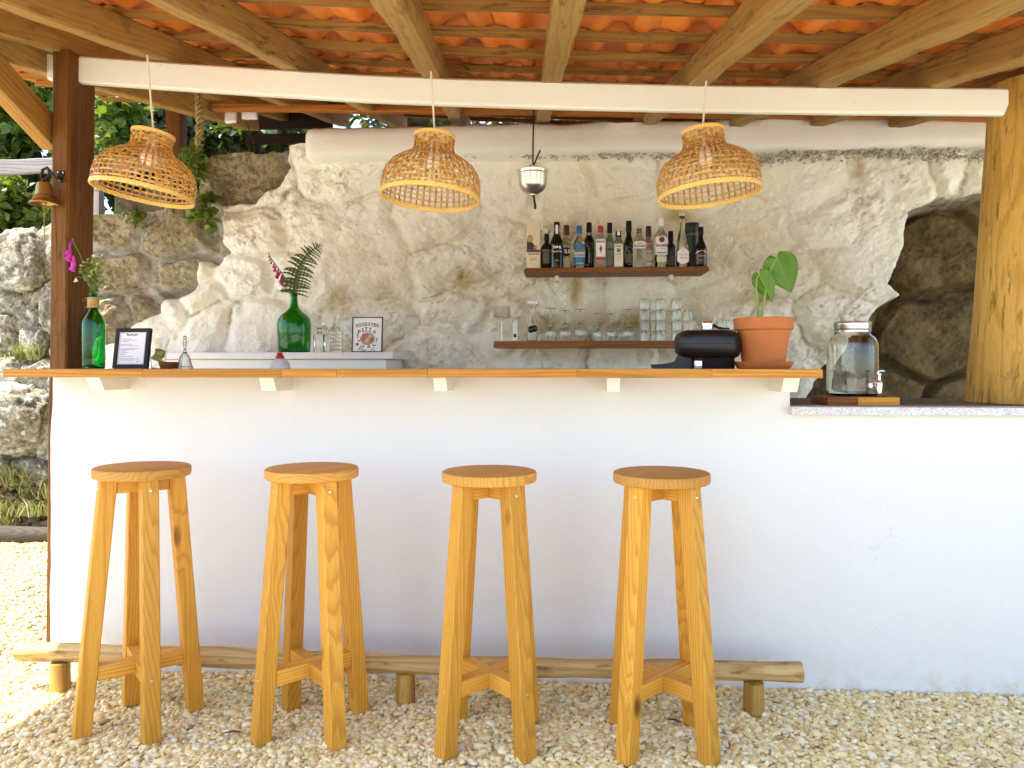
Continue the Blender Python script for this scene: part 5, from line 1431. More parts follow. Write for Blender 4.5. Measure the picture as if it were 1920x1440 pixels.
# ------------------------------------------------------------------ on the rear ledge
YL2 = 4.04
zl2 = zl + 0.0006
def ledge_thing(name, label, cat, px, Y=YL2): p = at(px, 600, Y); return thing(name, label, cat, (p.x, Y, zl2))
s = mpp(552, YL2)
t = ledge_thing('green_demijohn', 'bulbous green glass demijohn on the rear ledge', 'bottle', 551.5)
pr = [(0.0001, 0), (27, 0), (29, 2), (30, 12), (31, 34), (31.2, 52), (29.5, 62), (24, 70), (15, 77), (9, 84), (6.8, 92), (6.0, 104), (6.2, 107), (7.0, 107.5), (7.0, 110.5), (6.2, 111)]
M_DEMI = glass('demijohn_glass', (0.02, 0.40, 0.07))
mb = MB(); mb.lathe([(r * s, z * s) for r, z in pr] + [(5.2 * s, 111 * s), (5.2 * s, 92 * s)] + [((r - 1.2) * s, z * s) for r, z in pr[9:2:-1]] + [(26 * s, 3 * s), (0.0001, 3 * s)], 40); sub('glass_body', t, M_DEMI, mb, 60)
M_STEM = plain('green_stem', (0.09, 0.14, 0.03), 0.6, var=0.3); M_FERN = leaf_mat('fern_leaf', (0.030, 0.055, 0.012), (0.08, 0.11, 0.025), 0.2)
M_FOX = plain('foxglove_pink', (0.42, 0.018, 0.16), 0.5, var=0.3, scale=60); M_FOX2 = plain('foxglove_purple', (0.60, 0.045, 0.42), 0.5, var=0.25, scale=60)
nk = Vector(t.location) + Vector((0, 0, 107 * s))
# fern
fnn = thing('fern_frond', 'dark fern frond arching out of the green demijohn', 'fern', nk)
spine = [Vector(p) * s for p in ((0.5, 0, -10), (2, -1, 4), (6, -3, 26), (14, -6, 50), (28, -9, 72), (44, -11, 86), (58, -12, 93))]
mb = MB(); mb.tube(spine, [1.3 * s, 1.2 * s, 1.1 * s, 0.9 * s, 0.7 * s, 0.5 * s, 0.3 * s], 6); sub('frond_stem', fnn, M_STEM, mb)
def spl(t_):
    x = t_ * (len(spine) - 1); i = min(int(x), len(spine) - 2); return spine[i].lerp(spine[i + 1], x - i)
for k in range(23):
    t_ = 0.16 + 0.82 * k / 22
    c = spl(t_); d = (spl(min(1, t_ + .02)) - spl(t_ - .02)).normalized()
    Lp = (34 * math.sin(math.pi * min(1, 0.22 + t_ * 0.78)) ** 0.8 + 3) * s
    for sd in (-1, 1):
        out = (Vector((0, 1, 0)).cross(d) * -sd); dirv = (out * 0.9 + d * 0.45 + Vector((0, -0.55 * sd + random.uniform(-.5, .3), random.uniform(-.35, .1)))).normalized()
        if sd > 0: Lp2 = Lp
        else: Lp2 = Lp * 0.75
        vs = []; fs = []; m = 9
        for j in range(m + 1):
            q = j / m; pnt = c + dirv * Lp2 * q + Vector((0, 0, -Lp2 * 0.32 * q * q)); ww = Lp2 * (0.11 if j % 2 else 0.055) * (1 - q) ** 0.6 + 0.0004
            vs += [pnt + d * ww, pnt - d * ww, pnt + Vector((0, -0.0008, 0))]
        for j in range(m): fs += [(3 * j, 3 * j + 2, 3 * j + 5, 3 * j + 3), (3 * j + 2, 3 * j + 1, 3 * j + 4, 3 * j + 5)]
        me = np_mesh('leaflet', np.array([v[:] for v in vs]), np.array(fs), False); f_attr(me, 'lv', np.full(len(vs), random.random()))
        add_obj('leaflet', me, M_FERN, fnn)
def foxglove(name, label, base, stem, bells, mat, s):
    t = thing(name, label, 'flower', base)
    stem = [Vector(p) * s for p in stem]
    mb = MB(); mb.tube(stem, [1.0 * s] * (len(stem) - 1) + [0.4 * s], 6); sub('stem', t, M_STEM, mb)
    for (x, z, r, L, ang, y) in bells:
        M = Matrix.Translation(Vector((x, y, z)) * s) @ Matrix.Rotation(R(ang), 4, 'Y') @ Matrix.Rotation(R(random.uniform(-25, 25)), 4, 'X')
        mb = MB(); pr = [(0.15, 0), (0.5, -0.12), (0.72, -0.4), (0.86, -0.75), (1.15, -1.0)]
        mb.lathe([(a * r * s, b_ * L * s) for a, b_ in pr] + [((a * r - 0.35) * s, b_ * L * s) for a, b_ in pr[::-1][:-1]], 12, M)
        sub('flower_bell', t, mat, mb, 60)
    return t
foxglove('foxglove', 'dark pink foxglove spray leaning out of the green demijohn', nk + Vector((0, -0.004, 0)), [(-1, 0, -8), (-3, 0, 4), (-14, 0, 28), (-26, 0, 46), (-38, 0, 62), (-46, 0, 72), (-48, 0, 82)],
         [(-13, 27, 3.4, 12, 12, -2), (-17, 34, 3.8, 15, 22, -3), (-22, 40, 3.8, 15, 8, 1), (-25, 44, 3.6, 14, 26, -2), (-30, 49, 3.2, 12, 14, -1), (-34, 55, 3.0, 11, 24, -2), (-38, 60, 2.4, 8, 8, 0), (-42, 65, 2.0, 6, 16, -1), (-45, 70, 1.7, 5, 8, 0), (-47, 75, 1.4, 4, 10, 0), (-48, 81, 1.1, 3, 0, 0)], M_FOX, s)
# clear decanters
t = ledge_thing('square_decanter', 'clear square decanter with a blocky stopper beside the green demijohn', 'decanter', 599)
mb = MB(); mb.box((0, 0, 17.5 * s), (20 * s, 20 * s, 35 * s), 2.5 * s); mb.lathe([(6 * s, 35 * s), (4.2 * s, 38 * s), (4.0 * s, 44 * s), (6 * s, 46 * s), (0.0001, 46 * s)], 20); sub('decanter_body', t, M_GLASS, mb, 40)
mb = MB(); mb.box((0, 0, 54 * s), (14 * s, 8 * s, 7 * s), 1.5 * s); mb.lathe([(3.4 * s, 46 * s), (2.6 * s, 51 * s)], 16, None, True, True); sub('stopper', t, M_GLASS, mb, 40)
t = ledge_thing('glass_bottle', 'tall clear ribbed bottle between the decanter and the pizza picture', 'bottle', 629, YL2 + 0.02)
pr = [(0.0001, 0), (10.5, 0), (11, 2)]
for k in range(5): pr += [(11, 4 + 7 * k), (10.2, 6.5 + 7 * k), (11, 9 + 7 * k)]
pr += [(9, 44), (5, 50), (4.6, 64), (5.6, 66), (5.6, 70), (0.0001, 70)]
mb = MB(); mb.lathe([(r * s, z * s) for r, z in pr], 24); sub('bottle_glass', t, M_GLASS, mb, 35)
t = ledge_thing('clear_jar', 'plain clear storage jar behind the ribbed bottle', 'jar', 652, YL2 + 0.10)
mb = shell([(12.5 * s, 0), (13 * s, 2 * s), (13 * s, 50 * s), (11.5 * s, 56 * s), (12 * s, 60 * s)], 1.0 * s); mb.lathe([(0.0001, 0.3 * s), (12.4 * s, 0.2 * s)], 24); sub('jar_glass', t, M_GLASS, mb, 40)
# pizza picture
def framed(name, label, px0, px1, py0, py1, Y, zb, fw, depth, lean, rotz):
    s = mpp((px0 + px1) / 2, Y); W = (px1 - px0) * s; H = (py1 - py0) * s; p = at((px0 + px1) / 2, 600, Y)
    t = thing(name, label, 'picture frame', (p.x, Y, zb + 0.001), (R(-lean), 0, R(rotz)))
    f = fw * s; mb = MB()
    for c, sz in (((-W / 2 + f / 2, 0, H / 2), (f, depth, H)), ((W / 2 - f / 2, 0, H / 2), (f, depth, H)), ((0, 0, f / 2), (W - 2 * f, depth, f)), ((0, 0, H - f / 2), (W - 2 * f, depth, f))): mb.box(c, sz, 0.0)
    sub('frame', t, M_BLACKP, mb, 0)
    mb = MB(); mb.box((0, 0.001, H / 2), (W - 2 * f, depth * 0.5, H - 2 * f)); sub('sheet', t, M_WHITE, mb, 0)
    return t, s, W, H
t, s, W, H = framed('pizza_picture', 'framed pizza picture with hand lettering standing on the rear ledge', 659, 717, 593, 659.5, YL2 - 0.02, zl2, 1.6, 0.012, 6, 0)
yf = -0.0028
for k, chh in enumerate('WOODOVEN'):
    x = -19.5 + 39 * k / 7; zz = 66.5 - 17 + 3.2 * math.cos(x / 20 * 1.5)
    lettering(chh, 9.5 * s, M_INK, t, (x * s, yf, zz * s), bold=0.02, width=(5.4 if chh == 'W' else 4.2) * s, rot=(R(90), R(x * 0.5), 0))
for k, (chh, x, zz) in enumerate(zip('PIZZA', (-15.5, -8.6, -2.4, 5.0, 13.5), (37.5, 41, 42.4, 41.6, 38))):
    lettering(chh, 11 * s, M_INK, t, (x * s, yf, zz * s), bold=0.02, width=(2 if chh == 'I' else 5.6) * s, rot=(R(90), R(x * 0.6), 0))
def disc(t, name, x, z, rx, rz, mat, y, seg=24, rot=0):
    pts = [(rx * math.cos(a) * math.cos(rot) - rz * math.sin(a) * math.sin(rot), rx * math.cos(a) * math.sin(rot) + rz * math.sin(a) * math.cos(rot)) for a in [2 * math.pi * k / seg for k in range(seg)]]
    return blob(pts, name, mat, t, y, 0.0004, s, (x * s, z * s))
cr = pm((0.46, 0.26, 0.10)); tm_ = pm((0.42, 0.11, 0.045)); gr = pm((0.10, 0.12, 0.05)); pk = pm((0.62, 0.36, 0.22))
disc(t, 'printed_pizza', 0.5, 25.5, 14, 11.5, pm((0.20, 0.12, 0.05)), yf); disc(t, 'printed_pizza', 0.5, 26, 13, 10.5, cr, yf - 0.0004)
for x, z, a, b_, m_ in ((-3, 32, 6, 3.5, tm_), (-7, 25, 4, 5, tm_), (6, 29, 4, 3.2, pk), (8.5, 25, 2.5, 5, gr), (0, 22, 5.5, 3.2, pk), (-5, 20, 3.5, 2, pk), (5, 21, 3, 2, tm_)): disc(t, 'printed_topping', x, z, a, b_, m_, yf - 0.0008, 14)
for x, z, a, b_, r_, m_ in ((-18.5, 30, 1, 5, 0.1, gr), (-16, 20.5, 2, 2, 0, gr), (-18.5, 14, 2.8, 2.8, 0, pm((0.09, 0.05, 0.04))), (18, 22, 1, 5.5, -0.2, gr), (-13, 8, 1, 7, -0.6, gr), (-8, 8, 1, 7, -0.6, gr), (3.5, 10, 3, 3, 0, pm((0.30, 0.03, 0.03))), (11.5, 12, 1.4, 1.5, 0, M_INK), (15, 11.5, 1.4, 1.4, 0, M_INK), (12, 7.5, 1.3, 1.3, 0, M_INK), (-5, 2.5, 5, 1.0, 0.2, gr), (9, 3.5, 3.6, 0.8, 0.5, gr), (14, 2.2, 2.4, 0.7, 0.7, gr)):
    disc(t, 'printed_ingredient', x, z + 1, a, b_, m_, yf - 0.0004, 14, r_)
disc(t, 'printed_ingredient', 3.5, 11, 1.6, 1.6, pk, yf - 0.0008, 12)

# ------------------------------------------------------------------ on the bar
ZB = zb_t + 0.0008
def bar_thing(name, label, cat, px, Y): p = at(px, 600, Y); return thing(name, label, cat, (p.x, Y, ZB))
YO = 2.80
s = mpp(175, YO)
t = bar_thing('green_wine_bottle', 'green wine bottle with twine around its neck used as a flower vase', 'bottle', 175, YO)
pr = [(0.0001, 1.5), (14, 0.6), (18, 0), (20.3, 1.5), (20.6, 6), (20.6, 82), (19.6, 90), (16, 98), (10.5, 106), (8.2, 114), (7.6, 124), (7.4, 138), (8.0, 138.4), (8.0, 141), (7.4, 142)]
M_WBG = glass('green_bottle_glass', (0.035, 0.50, 0.13))
mb = MB(); mb.lathe([(r * s, z * s) for r, z in pr] + [(5.6 * s, 142 * s), (5.8 * s, 122 * s)] + [((r - 1.6) * s, z * s) for r, z in pr[9:3:-1]] + [(18.4 * s, 3.5 * s), (10 * s, 4.5 * s), (0.0001, 7 * s)], 40); sub('glass_body', t, M_WBG, mb, 60)
M_TWINE = plain('twine', (0.46, 0.30, 0.11), 0.85, var=0.3, scale=80)
mb = MB(); pts = []
for k in range(12 * 16 + 1):
    a = 2 * math.pi * k / 16; pts.append(((9.3 + 0.3 * math.sin(k * 1.7)) * s * math.cos(a), (9.3 + 0.3 * math.sin(k * 1.7)) * s * math.sin(a), (113.5 + 19.5 * k / 192) * s))
mb.tube(pts, 1.0 * s, 6); tw = sub('twine_wrap', t, M_TWINE, mb, 60)
mb = MB(); rr = random.Random(4)
for k in range(9):
    a = rr.uniform(R(150), R(400)); z = rr.uniform(114, 133); d = Vector((math.cos(a), math.sin(a), rr.uniform(-.8, .5)))
    b0 = Vector((9 * math.cos(a), 9 * math.sin(a), z)); mb.tube([b0 * s, (b0 + d * rr.uniform(2, 5)) * s, (b0 + d * rr.uniform(5, 10) + Vector((0, 0, -2))) * s], [0.45 * s, 0.4 * s, 0.2 * s], 5)
sub('twine_ends', tw, M_TWINE, mb)
nk = Vector(t.location) + Vector((0, 0, 138 * s))
foxglove('foxglove', 'bright purple foxglove standing in the green wine bottle', nk, [(0, 0, -40), (-3, 0, 4), (-12, 0, 40), (-20, 0, 62), (-30, 0, 84), (-40, 0, 100), (-42, 0, 108)],
         [(-33, 62, 5.2, 18, 14, -4), (-38, 74, 5.0, 18, 8, -3), (-41, 80, 5.0, 17, 10, -5), (-44, 86, 4.6, 15, 22, -3), (-46, 91, 4.0, 13, 16, -2), (-45, 97, 2.6, 8, 10, -2), (-44, 101, 2.2, 6, 6, 0), (-41, 107, 1.6, 5, 0, 0)], M_FOX2, s)
bq = thing('wildflower_sprig', 'bunch of green and yellow wildflower sprigs in the green wine bottle', 'flowers', nk + Vector((0.002, 0.003, 0)))
mb = MB(); rr = random.Random(14); tips = []; P = []; PY_ = []
for k in range(26):
    e = Vector((rr.uniform(-26, 22), rr.uniform(-9, 9), rr.uniform(30, 72))); m = Vector((e.x * 0.35, e.y * 0.35, e.z * 0.5))
    mb.tube([Vector((rr.uniform(-2, 2), rr.uniform(-2, 2), -30)) * s, Vector((e.x * .06, e.y * .06, 4)) * s, m * s, e * s], [0.8 * s, 0.8 * s, 0.6 * s, 0.35 * s], 5)
    for j in range(9):
        q = rr.uniform(0.15, 1.0); c = (m.lerp(e, q) if q > 0.3 else m * q * 2.5) + Vector((rr.uniform(-4, 4), rr.uniform(-4, 4), rr.uniform(-3, 3)))
        P.append((c * s)[:])
    for j in range(3): PY_.append(((e + Vector((rr.uniform(-3, 3), rr.uniform(-3, 3), rr.uniform(-2, 3)))) * s)[:])
for e in (Vector((-34, -3, 34)),): mb.tube([(0, 0, 0), Vector((-18, -2, 32)) * s, e * s, (e + Vector((-1, 0, -5))) * s], 0.6 * s, 5)
for sg in ((6, 34, 3), (10, 30, -3)): mb.tube([(2 * s, 0, 6 * s), (16 * s, sg[2] * s, 26 * s), (34 * s, sg[2] * s, 46 * s)], [0.7 * s, 0.5 * s, 0.2 * s], 5)
mb.tube([(1 * s, 0, -4 * s), (14 * s, -2 * s, -2 * s), (24 * s, -3 * s, -12 * s), (31 * s, -3 * s, -28 * s)], [0.7 * s, 0.6 * s, 0.5 * s, 0.3 * s], 5)
sub('stems', bq, M_STEM, mb)
o = leaves('leaflets', np.array(P), 4.6 * s, leaf_mat('sprig_leaf', (0.13, 0.19, 0.03), (0.34, 0.38, 0.08), 0.3), bq, seed=3, elong=2.4); tag(o, kind='stuff')
o = leaves('blossoms', np.array(PY_), 4.6 * s, leaf_mat('sprig_blossom', (0.55, 0.47, 0.10), (0.66, 0.62, 0.34), 0.3), bq, seed=5, elong=1.0); tag(o, kind='stuff')
for (x, z) in ((-34, 30), (-36, 26), (-32, 27)): 
    mb = MB(); mb.lathe([(0.0001, 2.2), (1.6, 0.8), (1.9, -0.8), (0.0001, -2.4)], 10, Matrix.Translation((x * s, -3 * s, z * s)) @ Matrix.Scale(s, 4)); sub('bud', bq, M_WHITE, mb, 80)
# menu frame, leaning a little askew
t, s, W, H = framed('menu_frame', 'black framed handwritten menu standing on the bar beside the green wine bottle', 209, 280, 612, 688, 2.72, ZB, 7.2, 0.014, 9, -5)
yf = -0.0032; GR2 = pm((0.34, 0.34, 0.34)); PKL = pm((0.55, 0.36, 0.36))
mb = MB(); mb.tube([((-13 + 0.5 * k) * s, yf, (63.5 + (3.2 if k < 6 else 1.3) * math.sin(k * 1.25) + 0.6 * math.sin(k * 0.37)) * s) for k in range(45)], 0.35 * s, 5); sub('handwritten_heading', t, M_INK, mb)
for k, (zz, L) in enumerate(((56, 20), (53.5, 32), (50.5, 16), (45.5, 22), (43, 34), (38, 36), (35.5, 30), (33, 12), (29.5, 14), (26, 10), (22.5, 26), (18, 38), (15.5, 30))): scribble(L * s, 1.6 * s, GR2, t, ((-23 + L / 2) * s, yf, zz * s), k)
scribble(3.5 * s, 2.4 * s, M_INK, t, (14 * s, yf, 12.5 * s), 77)
mb = MB()
for c, sz in (((-26 * s, yf, H / 2), (0.5 * s, 0.0004, H - 18 * s)), ((26 * s, yf, H / 2), (0.5 * s, 0.0004, H - 18 * s)), ((0, yf, 9 * s), (52 * s, 0.0004, 0.5 * s)), ((0, yf, H - 9 * s), (52 * s, 0.0004, 0.5 * s))): mb.box(c, sz)
sub('printed_border', t, PKL, mb, 0)
mb = MB(); mb.tube([(0, 0.008, 50 * s), (0, 0.062, 11.5 * s)], 0.003, 6); sub('easel_leg', t, M_BLACKP, mb)
# glass of lemon wedges
s = mpp(300, 2.82)
t = bar_thing('tumbler_of_lemon', 'flared glass tumbler holding lemon wedges beside the menu frame', 'glass', 297, 2.82)
po = [(11, 0), (12.5, 1), (14, 20), (15.5, 40), (20, 55), (20.3, 57)]
mb = MB(); mb.lathe([(0.0001, 0)] + [(r * s, z * s) for r, z in po] + [((r - 1.1) * s, max(z, 3) * s) for r, z in po[::-1]] + [(0.0001, 3 * s)], 32); sub('glass_wall', t, M_GLASS, mb, 50)
M_LEM = plain('lemon_flesh', (0.82, 0.76, 0.36), 0.4, var=0.15, scale=60); M_LEMP = plain('lemon_peel', (0.62, 0.50, 0.03), 0.45)
for k, (x, y, z, a) in enumerate(((-3, -3, 15, 20), (4, 1, 25, -35), (-2, 4, 28, 70), (5, -4, 13, 110))):
    M = Matrix.Translation((x * s, y * s, z * s)) @ Matrix.Rotation(R(a), 4, 'Y') @ Matrix.Rotation(R(20 * k), 4, 'Z')
    mb = MB(); n = 10
    ring = [(9 * s * math.cos(R(180 * q / n)), 9 * s * math.sin(R(180 * q / n))) for q in range(n + 1)]
    mb.prism(ring, -2.2 * s, 2.2 * s, M); w = sub('lemon_wedge', t, M_LEM, mb, 30)
    mb = MB(); mb.tube([M @ Vector((9.2 * s * math.cos(R(180 * q / n)), 0, 9.2 * s * math.sin(R(180 * q / n)))) for q in range(n + 1)], 2.4 * s, 8, flat=1.0); sub('peel', w, M_LEMP, mb)
# little wooden bowl
s = mpp(317, 2.70); t = bar_thing('small_bowl', 'small dark wooden bowl on the bar between the lemon glass and crystal bell', 'bowl', 315.5, 2.70)
mb = MB(); mb.lathe([(0.0001, 0), (12, 0), (13.5, 1), (16.5, 8), (17.3, 12), (16.4, 12.6), (15, 9), (11.5, 3), (0.0001, 2.6)], 36, Matrix.Scale(s, 4)); sub('bowl_body', t, wood('bowl_wood', (0.20, 0.10, 0.045), (0.07, 0.03, 0.012), 'X', 0.01, rough=0.35), mb, 50)
# crystal hand bell
s = mpp(347, 2.72); t = bar_thing('crystal_bell', 'cut crystal hand bell standing on the bar', 'bell', 346.5, 2.72)
mb = MB(); rings = []
for r, z in ((14.5, 0), (14.0, 3), (12.0, 9), (10.5, 15), (9, 21), (6.5, 26), (4, 29), (3.2, 31)): rings.append([(r * s * (1 + (0.05 if k % 2 else -0.05)) * math.cos(2 * math.pi * k / 28), r * s * (1 + (0.05 if k % 2 else -0.05)) * math.sin(2 * math.pi * k / 28), z * s) for k in range(28)])
rings += [[(0.85 * x, 0.85 * y, z - 1.2 * s if i else z) for x, y, z in r] for i, r in enumerate(rings[::-1][1:], 1)]
mb.loft(rings, False); sub('bell_skirt', t, M_GLASS, mb, 10)
mb = MB(); rings = []
for r, z in ((3.2, 31), (3.6, 34), (2.6, 37), (3.6, 46), (4.4, 53), (3.0, 55.5), (4.6, 58), (2.6, 61), (0.4, 62)): rings.append([(r * s * math.cos(2 * math.pi * k / 8), r * s * math.sin(2 * math.pi * k / 8), z * s) for k in range(8)])
mb.loft(rings); sub('handle', t, M_GLASS, mb, 10)
# squeeze bottle with a red cap on the inner shelf
s = mpp(524, 3.02); p = at(524, 650, 3.02)
t = thing('squeeze_bottle', 'clear squeeze bottle with a red cap showing above the bar edge', 'bottle', (p.x, 3.02 + 0.005, 0.9355))
h0 = at(524, 673, 3.02).z - 0.9355
mb = MB(); mb.lathe([(0.0001, 0), (18 * s, 0), (19 * s, 0.004), (19 * s, h0 - 14 * s), (18 * s, h0 - 9 * s), (14 * s, h0 - 3.5 * s), (7 * s, h0 + 0.5 * s), (5.5 * s, h0 + 1 * s)], 32, None, False, True); sub('bottle_body', t, plain('cloudy_plastic', (0.62, 0.62, 0.60), 0.3), mb, 50)
mb = MB(); mb.lathe([(7.5, 0.5), (7.8, 1), (7.8, 5), (6.5, 7), (5.0, 7.5), (5.6, 8.5), (5.6, 11), (4, 12), (0.0001, 12)], 24, Matrix.Translation((0, 0, h0)) @ Matrix.Scale(s, 4)); sub('cap', t, M_RED, mb, 40)

# black citrus juicer
YJ = 2.80; s = mpp(1320, YJ)
t = bar_thing('citrus_juicer', 'bulky black citrus juicer with a steel spout on the bar', 'juicer', 1326, YJ)
def sup(rx, ry, z, n=32, k=2.6, cx=0, cy=0): return [(cx + math.copysign(abs(math.cos(a)) ** (2 / k), math.cos(a)) * rx * s, cy + math.copysign(abs(math.sin(a)) ** (2 / k), math.sin(a)) * ry * s, z * s) for a in [2 * math.pi * q / n for q in range(n)]]
mb = MB(); mb.loft([sup(40, 34, 0, cx=8 * s), sup(41, 35, 2, cx=8 * s), sup(41, 36, 22, cx=8 * s), sup(44, 40, 28, cx=7 * s)]); sub('base', t, M_BLACK, mb, 40)
mb = MB(); mb.loft([sup(44, 40, 20, cx=7 * s), sup(53, 48, 23, cx=3 * s), sup(58.5, 52, 30), sup(60, 54, 40), sup(60, 54, 45), sup(59.2, 53.3, 45.4), sup(59.2, 53.3, 46.2), sup(60, 54, 46.6), sup(59.5, 54, 56), sup(56, 51, 64), sup(51, 47, 68), sup(48, 44, 69.2)]); sub('housing', t, M_BLACK, mb, 50)
mb = MB(); mb.loft([sup(46, 42, 69.5), sup(47, 43, 70.5), sup(44, 40, 71.5)]); sub('steel_tray', t, M_STEEL, mb, 40)
mb = MB(); mb.loft([sup(10, 10, 71.5, cx=1 * s), sup(11, 11, 74, cx=1 * s), sup(11, 11, 84, cx=0), sup(10, 10, 88, cx=0), sup(8, 8, 89.5, cx=0)]); sub('press_cone', t, M_CHROME, mb, 40)
mb = MB(); mb.tube([(9 * s, 0, 84 * s), (18 * s, -2 * s, 77 * s), (30 * s, -3 * s, 74 * s), (40 * s, -3 * s, 73.5 * s)], [2.5 * s, 2.5 * s, 2.8 * s, 3.0 * s], 8); sub('lever', t, M_BLACK, mb)
mb = MB(); mb.loft([sup(8, 8, 0.3, cx=-22 * s, cy=-30 * s), sup(8.5, 8.5, 4, cx=-22 * s, cy=-30 * s), sup(8, 8, 14, cx=-22 * s, cy=-30 * s), sup(5, 5, 16, cx=-22 * s, cy=-30 * s)]); sub('spout_cup', t, M_CHROME, mb, 40)
mb = MB(); prf = [(-30, 0.3), (-30, 24), (-40, 30), (-52, 28), (-60, 13), (-72, 10.5), (-82, 9), (-104, 8), (-102, 1.5), (-100, 0.3)]
mb.prism([(a * s, b_ * s) for a, b_ in prf], -14 * s, 12 * s); sub('front_arm', t, M_BLACK, mb, 40)

# potted plant
YPp = 2.78; s = mpp(1432, YPp)
t = bar_thing('potted_plant', 'terracotta pot on a saucer with two big green leaves standing on the bar', 'plant', 1431.5, YPp)
M_POT = plain('terracotta_pot', (0.50, 0.155, 0.035), 0.7, var=0.25, scale=9, bmp=0.1)
mb = MB(); mb.lathe([(0.0001, 0), (46, 0), (48, 1.5), (52, 8), (54, 12), (54.5, 13.5), (52.5, 13.5), (49, 4.5), (0.0001, 4)], 56, Matrix.Scale(s, 4)); sub('saucer', t, M_POT, mb, 35)
mb = MB(); mb.lathe([(0.0001, 4.5), (36, 4.5), (38, 6), (47.5, 71), (52, 72), (53.5, 74), (54, 92), (53, 94.5), (50.5, 94.5), (49.5, 92), (46, 84), (44, 80)], 56, Matrix.Scale(s, 4)); sub('pot', t, M_POT, mb, 35)
mb = MB(); mb.lathe([(45, 83), (30, 85), (14, 86), (0.0001, 85)], 32, Matrix.Scale(s, 4)); sub('soil', t, M_EARTH, mb, 60)
def big_leaf_mat():
    m, nt, bs, out = new_mat('monstera_leaf')
    v = obj_coords(nt); n = noise(nt, v, 14, 3)
    c = mixc(nt, n, (0.085, 0.20, 0.008), (0.17, 0.33, 0.016)); nt.links.new(c, bs.inputs['Base Color']); setin(bs, Roughness=0.35)
    tr = nd(nt, 'BsdfTranslucent'); tr.inputs[0].default_value = (0.25, 0.45, 0.02, 1)
    mx = nd(nt, 'MixShader'); mx.inputs[0].default_value = 0.35
    nt.links.new(bs.outputs[0], mx.inputs[1]); nt.links.new(tr.outputs[0], mx.inputs[2]); nt.links.new(mx.outputs[0], out.inputs[0])
    return m
M_BIG = big_leaf_mat()
M_VEIN = plain('leaf_vein', (0.20, 0.34, 0.06), 0.5)
def heart_leaf(base, tip, width, nrm, curl, fold):
    # heart shaped blade from the stem joint (base) to the tip, slightly folded on the midrib
    base, tip = Vector(base) * s, Vector(tip) * s; ax = tip - base; L = ax.length; ax.normalize()
    nrm = Vector(nrm).normalized(); nrm = (nrm - ax * nrm.dot(ax)).normalized(); sd = ax.cross(nrm)
    U, W_ = 22, 8; vs = []; fs = []
    for i in range(U + 1):
        q = i / U
        u = -0.16 + 1.16 * q
        half = width * s / 2 * (math.sin(math.pi * min(1, (q * 0.985 + 0.015)) ** 0.62)) ** 0.85 * (1.0 if q < 0.9 else 1.0)
        notch = 0.16 * max(0, 1 - q / 0.14)
        for j in range(-W_, W_ + 1):
            v = j / W_
            uu = u + notch * (1 - abs(v) ** 0.7) * 1.0
            h = -fold * abs(v) * half + curl * L * (uu ** 2) - 0.05 * half * math.sin(abs(v) * 9 + i * 0.5) * abs(v)
            vs.append(base + ax * (uu * L) + sd * (v * half) + nrm * -h * -1)
    n = 2 * W_ + 1
    for i in range(U):
        for j in range(2 * W_): fs.append([i * n + j, i * n + j + 1, (i + 1) * n + j + 1, (i + 1) * n + j])
    me = np_mesh('leaf', np.array([v[:] for v in vs]), np.array(fs), True)
    o = add_obj('leaf', me, M_BIG, t)
    md = o.modifiers.new('thick', 'SOLIDIFY'); md.thickness = 0.0008
    mb = MB(); mb.tube([vs[i * n + W_] + nrm * 0.0006 for i in range(3, U)], [1.0 * s * (1 - 0.8 * i / U) for i in range(3, U)], 5); sub('midrib', o, M_VEIN, mb)
heart_leaf((24, -4, 206), (48, -14, 142), 64, (-0.25, -1, 0.35), -0.05, 0.10)
heart_leaf((-8, -2, 176), (14, -8, 124), 42, (-0.75, -0.8, 0.25), -0.04, 0.22)
mb = MB(); mb.tube([(-6 * s, 0, 85 * s), (0, -1 * s, 120 * s), (6 * s, -2 * s, 160 * s), (14 * s, -2 * s, 190 * s), (24 * s, -4 * s, 207 * s)], [2.4 * s, 2.2 * s, 1.9 * s, 1.6 * s, 1.3 * s], 8); sub('stalk', t, M_VEIN, mb, 60)
mb = MB(); mb.tube([(-9 * s, 3 * s, 85 * s), (-10 * s, 2 * s, 120 * s), (-13 * s, 1 * s, 150 * s), (-12 * s, 0, 170 * s), (-8 * s, -2 * s, 177 * s)], [2.0 * s, 1.8 * s, 1.6 * s, 1.4 * s, 1.2 * s], 8); sub('stalk', t, M_VEIN, mb, 60)

# drinks dispenser on a board
YK_ = 2.86; s = mpp(1600, YK_)
pB = at(1600.5, 700, YK_)
hB = 14.5 * s
tbd = thing('chopping_board', 'thick wooden block board under the glass drinks dispenser', 'board', (pB.x, YK_, zslab + 0.0008))
mb = MB(); mb.box((-37 * s, 0, hB / 2), (54 * s, 0.19, hB), 0.002); sub('board_block', tbd, W_SHELF, mb, 30)
mb = MB(); mb.box((26.7 * s, 0, hB / 2), (73 * s, 0.19, hB), 0.002); sub('board_block', tbd, W_PINE_X, mb, 30)
mb = MB()
for k in range(8): mb.box(((4 + 6.5 * k) * s, 0, hB + 0.0004), (3.2 * s, 0.17, 0.0028), 0.0008)
sub('ridge', tbd, W_SHELF, mb, 30)
t = thing('drinks_dispenser', 'clear glass drinks dispenser with a steel lid and chrome tap', 'dispenser', (pB.x - 2 * s, YK_, zslab + 0.0008 + hB + 0.0022))
po = [(36, 0), (41, 1), (44.5, 5), (45, 12), (45, 92), (43.5, 101), (39, 109), (33, 114), (31, 118), (31, 128)]
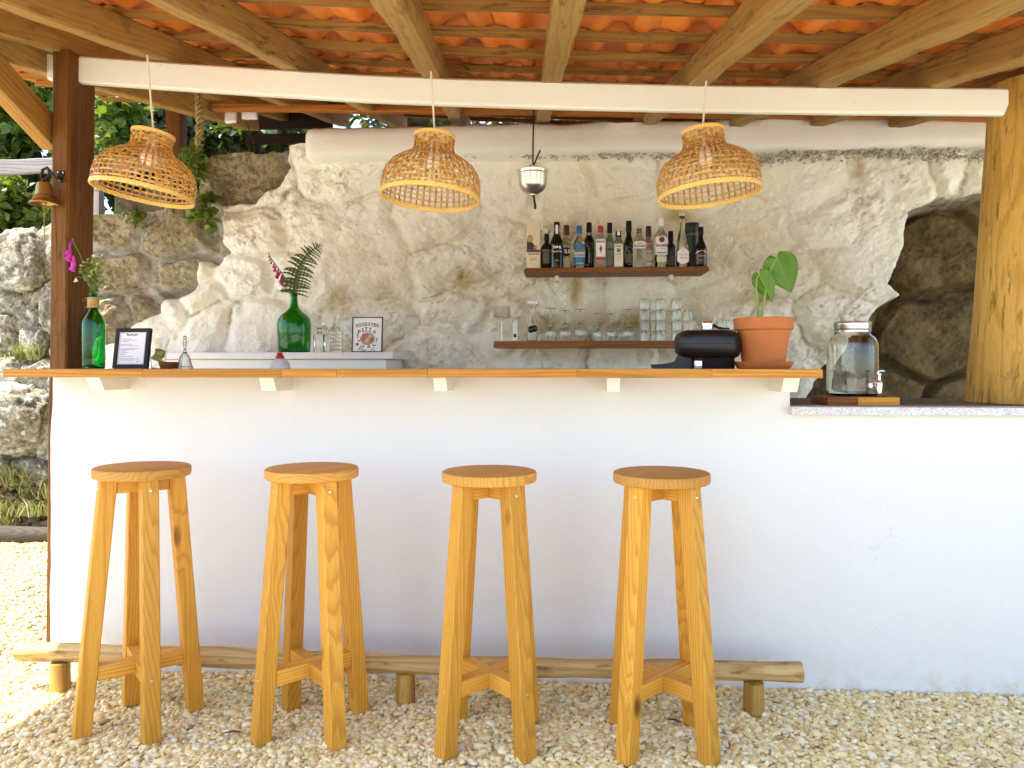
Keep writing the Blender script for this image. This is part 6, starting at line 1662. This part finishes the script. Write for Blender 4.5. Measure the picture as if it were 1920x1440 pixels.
mb = MB(); mb.lathe([(0.0001, 0.6 * s)] + [(r * s, z * s) for r, z in po] + [((r - 1.8) * s, max(z, 4) * s) for r, z in po[::-1]] + [(0.0001, 4 * s)], 56); sub('jar_glass', t, M_GLASS, mb, 50)
mb = MB(); mb.lathe([(31.6, 118), (32.2, 118.6), (32, 122), (32.8, 123), (32.2, 124.5), (32.8, 126), (32.6, 131), (33, 132), (32.6, 136.5), (31.5, 138), (0.0001, 138)], 48, Matrix.Scale(s, 4)); sub('lid', t, M_STEEL, mb, 35)
M = Matrix.Translation((20 * s, -41 * s, 20 * s)) @ Matrix.Rotation(R(18), 4, 'Z')
mb = MB(); mb.lathe([(9, 0), (9.5, 1), (9.5, 3), (7.5, 5), (5, 6), (4.6, 16), (0.0001, 16)], 24, M @ Matrix.Rotation(R(90), 4, 'X') @ Matrix.Scale(s, 4)); tp = sub('tap', t, M_CHROME, mb, 40)
mb = MB(); mb.lathe([(0.0001, -14), (5.0, -14), (5.6, -12), (6.2, 4), (5.0, 8), (3.2, 10), (3.0, 18), (4.6, 19), (4.6, 22), (0.0001, 22.6)], 20, M @ Matrix.Translation((0, -17 * s, 0)) @ Matrix.Scale(s, 4)); sub('tap_spout', tp, M_CHROME, mb, 40)
mb = MB(); mb.tube([M @ Vector((-4 * s, -17 * s, 21 * s)), M @ Vector((-2 * s, -17 * s, 25 * s)), M @ Vector((4 * s, -18 * s, 27 * s)), M @ Vector((10 * s, -19 * s, 26 * s))], [2.0 * s, 2.4 * s, 2.4 * s, 1.8 * s], 8); sub('tap_lever', tp, M_CHROME, mb, 40)

# twigs on the gravel
for k, (px, py, L, a, l) in enumerate(((437, 1380, 0.062, 10, 'dry brown twig lying on the gravel near the second stool'), (1265, 1358, 0.05, -25, 'dark curled leaf lying on the gravel under the last stool'))):
    u = (px - 960) / F; dep = 1.11 * F / (py - HZ); Y = dep * (CA + u * SA); p = at(px, py, Y)
    mb = MB(); mb.tube([(-L / 2, 0, 0), (0, 0.004, 0.003), (L / 2, 0, 0)], [0.002, 0.0055, 0.001], 6, flat=0.5)
    tag(mb.build('fallen_twig' if k == 0 else 'fallen_leaf', M_BARK, None, 60, (p.x, Y, 0.020), (0, 0, R(a))), l, 'twig' if k == 0 else 'leaf')
